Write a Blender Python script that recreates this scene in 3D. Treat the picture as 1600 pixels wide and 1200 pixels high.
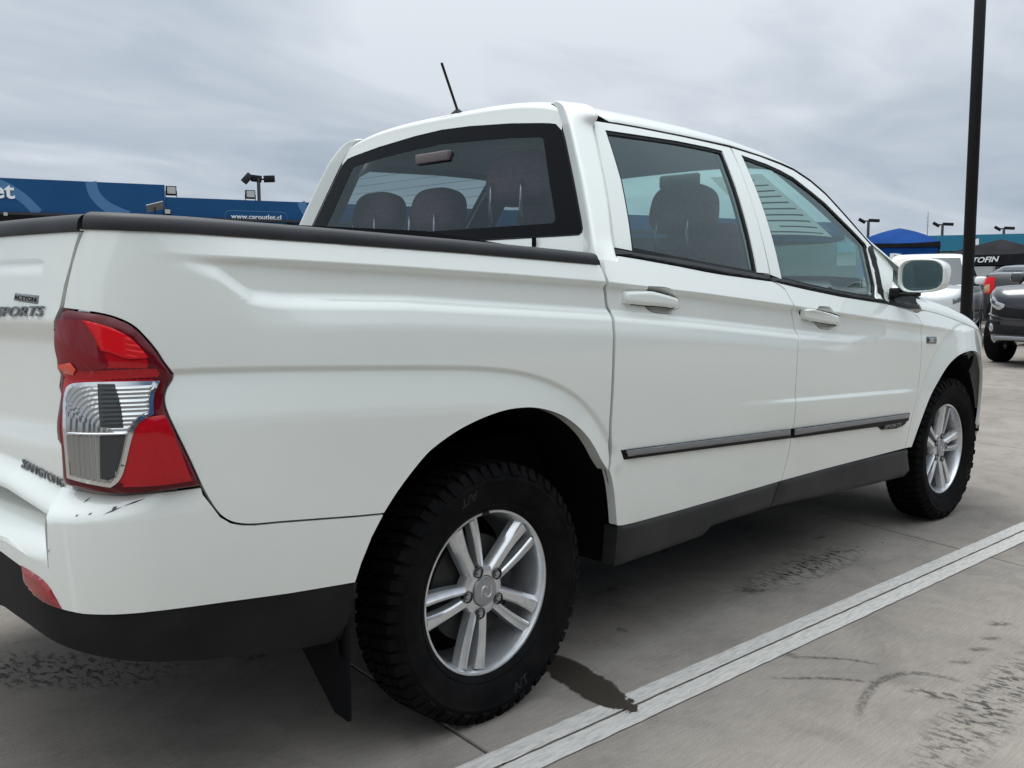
import bpy, bmesh, math, random
import numpy as np
from mathutils import Vector, Matrix, geometry
random.seed(7); RNG=np.random.default_rng(7)
for o in list(bpy.data.objects): bpy.data.objects.remove(o)
SC=bpy.context.scene; COL=SC.collection
# ------------------------------------------------------------------ camera
CAMP=Vector((-1.655524,-2.645141,1.156342)); YAW,PIT,ROL=0.794259,-0.104927,-0.004437; FPX=1474.978682
f=Vector((math.cos(PIT)*math.cos(YAW),math.cos(PIT)*math.sin(YAW),math.sin(PIT)))
r=Vector((math.sin(YAW),-math.cos(YAW),0)); u=r.cross(f)
r2=math.cos(ROL)*r+math.sin(ROL)*u; u2=-math.sin(ROL)*r+math.cos(ROL)*u
cam=bpy.data.cameras.new('camera'); co=bpy.data.objects.new('camera',cam); COL.objects.link(co)
M=Matrix((( r2.x,u2.x,-f.x,CAMP.x),(r2.y,u2.y,-f.y,CAMP.y),(r2.z,u2.z,-f.z,CAMP.z),(0,0,0,1)))
co.matrix_world=M; cam.sensor_width=36; cam.lens=FPX*36/1600; cam.clip_start=.05; cam.clip_end=2000
SC.camera=co
# ------------------------------------------------------------------ sky and sun
SC.view_settings.view_transform='Standard'; SC.view_settings.look='None'
SC.view_settings.exposure=0.0; SC.view_settings.gamma=1; SC.view_settings.use_curve_mapping=False
SUN_EL,SUN_AZ=math.radians(64),math.radians(25)   # high sun behind the overcast
W=bpy.data.worlds.new('World'); SC.world=W; W.use_nodes=True
nt=W.node_tree; N=nt.nodes; L=nt.links; N.clear()
def nn(t,**k):
    n=N.new(t)
    for a,b in k.items(): setattr(n,a,b)
    return n
out=nn('ShaderNodeOutputWorld'); bg=nn('ShaderNodeBackground'); L.new(bg.outputs[0],out.inputs[0])
sky=nn('ShaderNodeTexSky',sky_type='NISHITA'); sky.sun_disc=False; sky.sun_elevation=SUN_EL; sky.sun_rotation=SUN_AZ
tc=nn('ShaderNodeTexCoord'); sp=nn('ShaderNodeSeparateXYZ'); L.new(tc.outputs['Generated'],sp.inputs[0])
def mth(op,a,b=None,c=None):
    m=nn('ShaderNodeMath',operation=op)
    for i,v in enumerate((a,b,c)):
        if v is None: continue
        if isinstance(v,(int,float)): m.inputs[i].default_value=v
        else: L.new(v,m.inputs[i])
    return m.outputs[0]
zz=mth('MAXIMUM',sp.outputs[2],0.0)
den=mth('ADD',zz,.16)
cb=nn('ShaderNodeCombineXYZ'); L.new(mth('DIVIDE',sp.outputs[0],den),cb.inputs[0]); L.new(mth('DIVIDE',sp.outputs[1],den),cb.inputs[1])
mp=nn('ShaderNodeMapping'); L.new(cb.outputs[0],mp.inputs[0]); mp.inputs['Rotation'].default_value=(0,0,math.radians(62)); mp.inputs['Scale'].default_value=(.75,1.35,1); mp.inputs['Location'].default_value=(3.1,1.7,.4)
n1=nn('ShaderNodeTexNoise'); n1.inputs['Scale'].default_value=.8; n1.inputs['Detail'].default_value=5; n1.inputs['Roughness'].default_value=.46; n1.inputs['Distortion'].default_value=.5; L.new(mp.outputs[0],n1.inputs['Vector'])
n2=nn('ShaderNodeTexNoise'); n2.inputs['Scale'].default_value=3.0; n2.inputs['Detail'].default_value=4; n2.inputs['Roughness'].default_value=.5; n2.inputs['Distortion'].default_value=.8; L.new(mp.outputs[0],n2.inputs['Vector'])
nz=mth('ADD',mth('MULTIPLY',n1.outputs['Fac'],.84),mth('MULTIPLY',n2.outputs['Fac'],.16))
rp=nn('ShaderNodeValToRGB'); L.new(nz,rp.inputs[0])
e=rp.color_ramp.elements; e[0].position=.37; e[0].color=(.40,.475,.575,1); e[1].position=.62; e[1].color=(.70,.765,.85,1)
m_=rp.color_ramp.elements.new(.50); m_.color=(.53,.605,.70,1)
# overcast sky: the zenith is about three times as bright as the horizon
lum=mth('ADD',.96,mth('MULTIPLY',mth('POWER',zz,2.7),4.2))
zt=nn('ShaderNodeMix',data_type='RGBA'); L.new(mth('POWER',zz,.8),zt.inputs[0]); zt.inputs[6].default_value=(1,1,1,1); zt.inputs[7].default_value=(1.07,1.0,.90,1)
ml=nn('ShaderNodeMix',data_type='RGBA',blend_type='MULTIPLY'); ml.inputs[0].default_value=1; L.new(rp.outputs[0],ml.inputs[6]); L.new(zt.outputs[2],ml.inputs[7])
vm=nn('ShaderNodeVectorMath',operation='SCALE'); L.new(ml.outputs[2],vm.inputs[0]); L.new(lum,vm.inputs['Scale'])
sk=nn('ShaderNodeVectorMath',operation='SCALE'); L.new(sky.outputs[0],sk.inputs[0]); sk.inputs['Scale'].default_value=.08
mx=nn('ShaderNodeMix',data_type='RGBA'); mx.inputs[0].default_value=.95; L.new(sk.outputs[0],mx.inputs[6]); L.new(vm.outputs[0],mx.inputs[7])
L.new(mx.outputs[2],bg.inputs[0]); bg.inputs[1].default_value=1.0
sl=bpy.data.lights.new('sun','SUN'); sl.energy=1.3; sl.angle=math.radians(30); sl.color=(1,.97,.93)
so=bpy.data.objects.new('sun',sl); COL.objects.link(so); so.location=(0,0,30)
# sky rotation: the sun stands at azimuth SUN_AZ measured like the sky texture (clockwise from +Y)
sd=Vector((math.sin(SUN_AZ)*math.cos(SUN_EL),math.cos(SUN_AZ)*math.cos(SUN_EL),math.sin(SUN_EL)))
so.rotation_euler=(-sd).to_track_quat('-Z','Y').to_euler()
# ------------------------------------------------------------------ materials
def mat(name,col,rough=.5,metal=0,coat=0,spec=.5,**k):
    m=bpy.data.materials.new(name); m.use_nodes=True; b=m.node_tree.nodes['Principled BSDF']
    b.inputs['Base Color'].default_value=(*col,1); b.inputs['Roughness'].default_value=rough; b.inputs['Metallic'].default_value=metal
    b.inputs['Coat Weight'].default_value=coat; b.inputs['Coat IOR'].default_value=k.get('ci',1.5); b.inputs['Coat Roughness'].default_value=k.get('cr',.03); b.inputs['Specular IOR Level'].default_value=spec
    return m
def nodes(m): return m.node_tree.nodes,m.node_tree.links,m.node_tree.nodes['Principled BSDF']
def noise(m,scale,detail=4,rough=.5,vec=None,dist=0):
    N,L,b=nodes(m); n=N.new('ShaderNodeTexNoise'); n.inputs['Scale'].default_value=scale; n.inputs['Detail'].default_value=detail
    n.inputs['Roughness'].default_value=rough; n.inputs['Distortion'].default_value=dist
    if vec is None:
        t=N.new('ShaderNodeNewGeometry'); vec=t.outputs['Position']
    L.new(vec,n.inputs['Vector']); return n.outputs['Fac']
def mapped(m,scale,rot=0):
    N,L,b=nodes(m); t=N.new('ShaderNodeNewGeometry'); p=N.new('ShaderNodeMapping'); p.inputs['Scale'].default_value=scale; p.inputs['Rotation'].default_value=(0,0,rot)
    L.new(t.outputs['Position'],p.inputs[0]); return p.outputs[0]
def ramp(m,fac,stops):
    N,L,b=nodes(m); r=N.new('ShaderNodeValToRGB'); L.new(fac,r.inputs[0]); e=r.color_ramp.elements
    while len(e)<len(stops): e.new(.5)
    for x,(p,c) in zip(e,stops): x.position=p; x.color=(*c,1) if len(c)==3 else c
    return r.outputs[0]
def mixc(m,fac,a,b_,mode='MIX'):
    N,L,b=nodes(m); x=N.new('ShaderNodeMix'); x.data_type='RGBA'; x.blend_type=mode
    for i,v in ((0,fac),(6,a),(7,b_)):
        if isinstance(v,(int,float)): x.inputs[i].default_value=v
        elif isinstance(v,tuple): x.inputs[i].default_value=(*v,1)
        else: L.new(v,x.inputs[i])
    return x.outputs[2]
def bump(m,h,strength,dist=.01):
    N,L,b=nodes(m); n=N.new('ShaderNodeBump'); n.inputs['Strength'].default_value=strength; n.inputs['Distance'].default_value=dist
    L.new(h,n.inputs['Height']); L.new(n.outputs[0],b.inputs['Normal'])
def vary(m,c0,c1,scale,detail=4):
    N,L,b=nodes(m); L.new(ramp(m,noise(m,scale,detail),[(.35,c0),(.65,c1)]),b.inputs['Base Color'])
WHITE=mat('white_paint',(.785,.812,.765),.28,coat=1,spec=.3,cr=.015,ci=1.68)
N_,L_,b_=nodes(WHITE)
# faint road film low on the body, fine orange peel
g_=N_.new('ShaderNodeNewGeometry'); s_=N_.new('ShaderNodeSeparateXYZ'); L_.new(g_.outputs['Position'],s_.inputs[0])
mr=N_.new('ShaderNodeMapRange'); mr.inputs[1].default_value=.78; mr.inputs[2].default_value=.42; L_.new(s_.outputs[2],mr.inputs[0])
mu=N_.new('ShaderNodeMath'); mu.operation='MULTIPLY'; L_.new(mr.outputs[0],mu.inputs[0]); L_.new(noise(WHITE,5,6,.65),mu.inputs[1])
mu2=N_.new('ShaderNodeMath'); mu2.operation='MULTIPLY'; mu2.inputs[1].default_value=.32; L_.new(mu.outputs[0],mu2.inputs[0])
L_.new(mixc(WHITE,mu2.outputs[0],(.785,.812,.765),(.50,.46,.40)),b_.inputs['Base Color'])
bump(WHITE,noise(WHITE,26,2),.02,.004)
BLACKP=mat('black_plastic',(.018,.018,.020),.6,spec=.25); vary(BLACKP,(.005,.005,.006),(.010,.010,.011),9); bump(BLACKP,noise(BLACKP,900,2),.12,.0006)
SILLP=mat('sill_plastic',(.028,.029,.031),.55,spec=.3); vary(SILLP,(.018,.018,.019),(.030,.029,.028),6,6)
RAILP=mat('rail_plastic',(.032,.033,.038),.5,spec=.3); vary(RAILP,(.022,.023,.026),(.033,.033,.037),7,6); bump(RAILP,noise(RAILP,700,2),.15,.0006)
GLOSSB=mat('gloss_black',(.010,.010,.012),.12,coat=.6)
DARK=mat('dark_void',(.006,.006,.007),.9,spec=.1)
INTER=mat('interior_plastic',(.030,.031,.034),.7); vary(INTER,(.025,.026,.03),(.036,.037,.04),20)
LINER=mat('roof_lining',(.30,.30,.30),.95)
SEAT=mat('seat_cloth',(.16,.11,.13),.95,spec=.2); vary(SEAT,(.20,.105,.135),(.28,.155,.19),60); bump(SEAT,noise(SEAT,500,2),.3,.001)
STEEL=mat('bright_steel',(.55,.55,.56),.25,metal=1)
ALLOY=mat('alloy',(.68,.69,.70),.28,metal=.75,coat=.5); vary(ALLOY,(.64,.65,.66),(.74,.75,.76),30)
ALLOYD=mat('alloy_inner',(.36,.37,.38),.36,metal=.75)
RUBBER=mat('tyre_rubber',(.016,.016,.017),.8,spec=.10); vary(RUBBER,(.003,.003,.0035),(.0075,.007,.007),14,6); bump(RUBBER,noise(RUBBER,160,3),.25,.002)
GREYT=mat('grey_trim',(.17,.17,.175),.32,coat=.3)
CHROME=mat('chrome',(.72,.73,.74),.12,metal=1)
BADGE=mat('badge_metal',(.20,.20,.205),.3,metal=.7)
SCRAPE=mat('scrape_grey',(.09,.09,.092),.7)
def glassmat(name,tint,ior=1.5,refl=1.0):
    m=bpy.data.materials.new(name); m.use_nodes=True; N=m.node_tree.nodes; L=m.node_tree.links; N.clear()
    o=N.new('ShaderNodeOutputMaterial'); t=N.new('ShaderNodeBsdfTransparent'); t.inputs[0].default_value=(*tint,1)
    g=N.new('ShaderNodeBsdfGlossy'); g.inputs['Roughness'].default_value=.01; g.inputs[0].default_value=(.84*refl,refl,refl,1); lw=N.new('ShaderNodeLayerWeight'); lw.inputs[0].default_value=.5
    pw=N.new('ShaderNodeMath'); pw.operation='POWER'; pw.inputs[1].default_value=5; L.new(lw.outputs['Facing'],pw.inputs[0])
    f0=((ior-1)/(ior+1))**2*1.9; fr=N.new('ShaderNodeMath'); fr.operation='MULTIPLY_ADD'; fr.inputs[1].default_value=1-f0; fr.inputs[2].default_value=f0; L.new(pw.outputs[0],fr.inputs[0])
    x=N.new('ShaderNodeMixShader'); L.new(fr.outputs[0],x.inputs[0]); L.new(t.outputs[0],x.inputs[1]); L.new(g.outputs[0],x.inputs[2]); L.new(x.outputs[0],o.inputs[0]); return m
GLASS=glassmat('side_glass',(.58,.72,.70),1.50)
REARG=glassmat('rear_glass',(.50,.52,.56),1.45)
WIND=glassmat('windscreen_glass',(.72,.92,.88),1.35)
FRIT=mat('glass_border',(.003,.003,.0045),.06,spec=.12)
RED=mat('red_lens',(.42,.003,.010),.10,coat=.7,spec=.15)
REDB=mat('bright_red_lens',(.66,.008,.014),.12,coat=.35,spec=.15)
REDD=mat('dark_red_lens',(.11,.004,.009),.08,coat=.4,spec=.15)
REDM=mat('lens_border',(.035,.004,.008),.10,coat=1)
REDR=mat('reflector_red',(.26,.018,.022),.18,coat=.7); vary(REDR,(.22,.015,.02),(.32,.03,.03),40)
ORANGE=mat('orange_red_lens',(.75,.06,.02),.12,coat=1)  # plain orange-red lens colour, no emission
CLEAR=mat('clear_lens',(.40,.41,.41),.20,metal=.85,coat=.6)
SMOKE=mat('smoked_lens',(.045,.047,.050),.08,coat=.4,spec=.2)
# ------------------------------------------------------------------ object helpers
def link(o,parent=None):
    COL.objects.link(o)
    if parent is not None: o.parent=parent
    return o
def tag(o,label=None,cat=None,group=None,kind=None):
    for k,v in (('label',label),('category',cat),('group',group),('kind',kind)):
        if v: o[k]=v
    return o
def empty(name,loc=(0,0,0),rz=0,parent=None):
    o=bpy.data.objects.new(name,None); o.empty_display_size=.2; link(o,parent); o.location=loc; o.rotation_euler=(0,0,rz); return o
def mk(name,V,F,m,parent=None,smooth=True,normals=None,mi=None):
    me=bpy.data.meshes.new(name); me.from_pydata([tuple(map(float,v)) for v in V],[],[tuple(map(int,q)) for q in F])
    ms=m if isinstance(m,(list,tuple)) else [m]
    for x in ms: me.materials.append(x)
    if mi is not None: me.polygons.foreach_set('material_index',mi)
    me.polygons.foreach_set('use_smooth',[bool(smooth)]*len(me.polygons))
    me.update()
    if normals is not None: me.normals_split_custom_set(normals)
    return link(bpy.data.objects.new(name,me),parent)
def autosmooth(o,ang=40):
    me=o.data; bm=bmesh.new(); bm.from_mesh(me)
    for e in bm.edges:
        if len(e.link_faces)==2 and e.calc_face_angle(0)>math.radians(ang): e.smooth=False
    bm.to_mesh(me); bm.free(); return o
class MB:
    def __init__(s): s.V=[]; s.F=[]
    def add(s,V,F):
        n=len(s.V); s.V+= [tuple(map(float,v)) for v in V]; s.F+=[tuple(int(i)+n for i in q) for q in F]; return s
    def box(s,lo,hi,rot=None,c=None):
        x0,y0,z0=lo;x1,y1,z1=hi
        V=[(x0,y0,z0),(x1,y0,z0),(x1,y1,z0),(x0,y1,z0),(x0,y0,z1),(x1,y0,z1),(x1,y1,z1),(x0,y1,z1)]
        if rot is not None: V=[rot@Vector(v) for v in V]
        return s.add(V,[(3,2,1,0),(4,5,6,7),(0,1,5,4),(1,2,6,5),(2,3,7,6),(3,0,4,7)])
    def tube(s,path,rad,n=10,cap=True):
        P=[Vector(p) for p in path]; R=rad if isinstance(rad,(list,tuple)) else [rad]*len(P); b=len(s.V); prev=None
        for i,p in enumerate(P):
            d=(P[min(i+1,len(P)-1)]-P[max(i-1,0)]).normalized()
            a=Vector((0,0,1)) if abs(d.z)<.9 else Vector((1,0,0)); x=d.cross(a).normalized(); y=x.cross(d)
            if prev is not None and x.dot(prev)<0: x=-x; y=-y
            prev=x
            for k in range(n):
                t=2*math.pi*k/n; q=p+R[i]*(math.cos(t)*x+math.sin(t)*y); s.V.append(tuple(q))
        for i in range(len(P)-1):
            for k in range(n):
                a=b+i*n+k; c=b+i*n+(k+1)%n; s.F.append((a,c,c+n,a+n))
        if cap:
            s.F.append(tuple(b+k for k in range(n))[::-1]); s.F.append(tuple(b+(len(P)-1)*n+k for k in range(n)))
        return s
    def lathe(s,prof,c,axis='y',n=48,a0=0,a1=2*math.pi):
        full=abs(a1-a0-2*math.pi)<1e-6; m=n if full else n+1; b=len(s.V)
        for rr,h in prof:
            for k in range(m):
                t=a0+(a1-a0)*k/n
                if axis=='y': s.V.append((c[0]+rr*math.cos(t),c[1]+h,c[2]+rr*math.sin(t)))
                else: s.V.append((c[0]+rr*math.cos(t),c[1]+rr*math.sin(t),c[2]+h))
        for i in range(len(prof)-1):
            for k in range(n):
                a=b+i*m+k; d=b+i*m+(k+1)%m; s.F.append((a,d,d+m,a+m))
        return s
    def build(s,name,m,parent=None,smooth=False,sharp=None):
        o=mk(name,s.V,s.F,m,parent,smooth or sharp is not None)
        bm=bmesh.new(); bm.from_mesh(o.data); bmesh.ops.recalc_face_normals(bm,faces=bm.faces[:]); bm.to_mesh(o.data); bm.free()
        if sharp is not None: autosmooth(o,sharp)
        return o
def bev(o,w,seg=2,ang=35):
    me=o.data; bm=bmesh.new(); bm.from_mesh(me)
    E=[e for e in bm.edges if len(e.link_faces)==2 and e.calc_face_angle(0)>math.radians(ang)]
    bmesh.ops.bevel(bm,geom=E,offset=w,segments=seg,affect='EDGES',profile=.5,clamp_overlap=True); bm.to_mesh(me); bm.free()
    me.polygons.foreach_set('use_smooth',[True]*len(me.polygons)); me.update(); return autosmooth(o,50)
def grid(name,G,m,parent=None,flip=False,smooth=True,thick=0):
    G=np.asarray(G,float); a,b=G.shape[:2]; V=G.reshape(-1,3); F=[]
    for i in range(a-1):
        for j in range(b-1):
            q=(i*b+j,i*b+j+1,(i+1)*b+j+1,(i+1)*b+j); F.append(q[::-1] if flip else q)
    o=mk(name,V,F,m,parent,smooth)
    if thick:
        bm=bmesh.new(); bm.from_mesh(o.data); bm.normal_update()
        bmesh.ops.solidify(bm,geom=bm.faces[:],thickness=thick); bm.to_mesh(o.data); bm.free(); autosmooth(o,50)
    return o
# ---- shape of the body sides
# ---- plan curve of the body sides (right side, y=-w): arc length s -> x, w, heading
def _plan(kf, s0, s1, n, x0, w0, d):
    S=np.linspace(s0,s1,n); h=abs(S[1]-S[0]); x=[x0];w=[w0];th=[0.]
    for i in range(n-1):
        sm=.5*(S[i]+S[i+1]); t2=th[-1]+kf(sm)*h; tm=.5*(th[-1]+t2)
        x.append(x[-1]+d*np.cos(tm)*h); w.append(w[-1]-np.sin(tm)*h); th.append(t2)
    return S,np.array(x),np.array(w),np.array(th)
def make_plan(r_rear, s_arc, bow=.27):
    a_end=s_arc-r_rear*1.30
    def kr(s):
        if s>-.30: return 0.
        if s>s_arc: return .12
        if s>a_end: return 1./r_rear
        return bow
    def kf(s):
        if s<2.90: return 0.
        if s<3.05: return .22
        if s<3.50: return .46
        if s<4.0: return 2.0
        return .35
    A=_plan(kr,1.5,-2.2,1851,1.5,.935,-1); B=_plan(kf,1.5,5.0,1751,1.5,.935,1)
    S=np.r_[A[0][::-1],B[0][1:]]; X=np.r_[A[1][::-1],B[1][1:]]; Wd=np.r_[A[2][::-1],B[2][1:]]
    T=np.r_[-A[3][::-1],B[3][1:]]
    return S,X,Wd,T
PLAN=make_plan(.15,-.88)
PLANB=make_plan(.20,-.90)
def plan(s,P=PLAN):
    return np.interp(s,P[0],P[1]),np.interp(s,P[0],P[2]),np.interp(s,P[0],P[3])
def sst(a,b,x):
    t=np.clip((x-a)/(b-a),0,1); return t*t*(3-2*t)
def belt(s): return 1.253-.0933*(np.clip(s,-.2,2.9)-.464)
def D0(s,z):
    zb=belt(s)
    d=-.22*np.maximum(0,z-.95)**2-.10*np.maximum(0,.9-z)**2
    up=np.maximum(0,z-zb)
    d=d-.012*sst(0,.01,z-zb)-.38*up-.25*up**2+.22*np.maximum(0,z-.95)**2-.22*np.maximum(0,np.minimum(z,zb)-.95)**2
    return d
def pos(s,z,D=D0,P=PLAN):
    x,w,t=plan(s,P); d=D(s,z)
    # heading t: tangent (cos t along +x, ), outward normal
    return np.stack([x+np.sin(t)*d, -(w+np.cos(t)*d), z+0*x],-1)
def pl_dist(s,z,L):
    """signed distance to an open polyline (positive on its right hand side)"""
    s=np.asarray(s,float);z=np.asarray(z,float); best=np.full(s.shape,9.);sg=np.ones(s.shape)
    for (a,b),(c,d) in zip(L[:-1],L[1:]):
        vx,vy=c-a,d-b; L2=vx*vx+vy*vy
        t=np.clip(((s-a)*vx+(z-b)*vy)/L2,0,1)
        q=np.hypot(s-a-t*vx,z-b-t*vy); m=q<best-1e-9
        cr=np.where((s-a)*vy-(z-b)*vx>0,1.,-1.)
        best=np.where(m,q,best); sg=np.where(m,cr,sg)
    return best*sg
LINE_B=([-.90,-.84,-.676,-.29,.038,.402,.886,1.436,2.0,2.565,3.05],[1.217,1.218,1.213,1.198,1.183,1.164,1.127,1.078,1.025,.973,.925])
LINE_C=([-.90,-.84,-.76,-.72,-.69,-.62,-.297,.395,.881,1.444,1.9],[1.216,1.214,1.188,1.160,1.139,1.132,1.123,1.079,1.038,.984,.945])
LINE_E=[(-1.5,.995),(-.86,.987),(-.62,.978),(-.306,.960),(-.107,.946),(.025,.928),(.10,.910),(.168,.888),(.24,.857),(.298,.821),(.36,.768),(.413,.708),(.46,.62),(.49,.50),(.50,.2)]
LINE_G=[(2.52,.30),(2.55,.50),(2.60,.66),(2.67,.775),(2.78,.868),(2.93,.935),(3.10,.955),(3.26,.935),(3.42,.87),(3.56,.74),(3.62,.55)]
def ramp_(e,w,k):
    """rises with unit slope from 0 to w, rounded shoulder of width k"""
    e=np.maximum(0,e); t=np.clip((e-w+k)/(2*k),0,1)
    return np.where(e<w-k,e,np.where(e>w+k,w,e-k*t*t))
def D(s,z):
    s=np.asarray(s,float);z=np.asarray(z,float)
    d=D0(s,z)
    zb=belt(s); zl=np.minimum(z,zb)
    zB=np.interp(s,*LINE_B); zC=np.interp(s,*LINE_C)
    # shoulder above line B leans inwards
    kB=np.interp(s,[-.9,-.7,.38,.46,2.4,3.1],[0,.24,.28,.38,.44,.52])
    d=d-kB*np.maximum(0,zl-zB)
    # pressed channel between B and C
    dep=np.interp(s,[-.85,-.72,-.5,1.5,1.95,2.2],[0,.012,.018,.018,.007,0])
    fade=sst(3.1,2.6,s)
    g=sst(0,.020,zB-z)
    back=sst(.012,-.024,z-zC)
    d=d-dep*g*(1-back)-.004*fade*g*(1-sst(.03,.09,zB-z))*np.interp(s,[1.4,2.],[0,1])
    d=d+.20*ramp_(zC-z,.062,.012)*np.interp(s,[-.8,-.55,1.5,2.1],[0,1,1,0])*sst(.42,.12,zC-z)
    # shoulder line over the rear wheel
    e=pl_dist(s,z,LINE_E); w=sst(.56,.44,s)
    d=d+w*(.23*ramp_(e,.090,.016)-.0065*sst(-.016,0,e))
    # front arch flare
    e=pl_dist(s,z,LINE_G); wg=sst(2.45,2.6,s)
    d=d+wg*(.22*ramp_(e,.13,.02)-.004*sst(-.014,0,e))
    # low line in the doors
    zF=np.interp(s,[1.,1.462,2.536],[.762,.739,.687]); wF=sst(1.0,1.55,s)*sst(2.57,2.38,s)
    d=d+wF*.009*(sst(.006,-.012,z-zF)-.0)*sst(-.26,0,z-zF)
    return d
def shelf(s): return np.interp(s,[-1.30,-1.10,-1.0,-.9,-.82,-.70],[.075,.070,.050,.022,.006,0.])
def DB(s,z):
    """bumper skin on PLANB"""
    s=np.asarray(s,float);z=np.asarray(z,float)
    k=sst(-.80,-1.0,s)
    d=D(np.maximum(s,-.80),z)*(1-k)+k*(-.10*np.maximum(0,.70-z)**1.5)
    d=d-shelf(s)*sst(.715,.80,z)
    return d
def DT(s,z):
    """black lower trim of the bumper: tucks under"""
    return DB(s,z)-.004-.9*np.maximum(0,.50-z)**1.7
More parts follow.
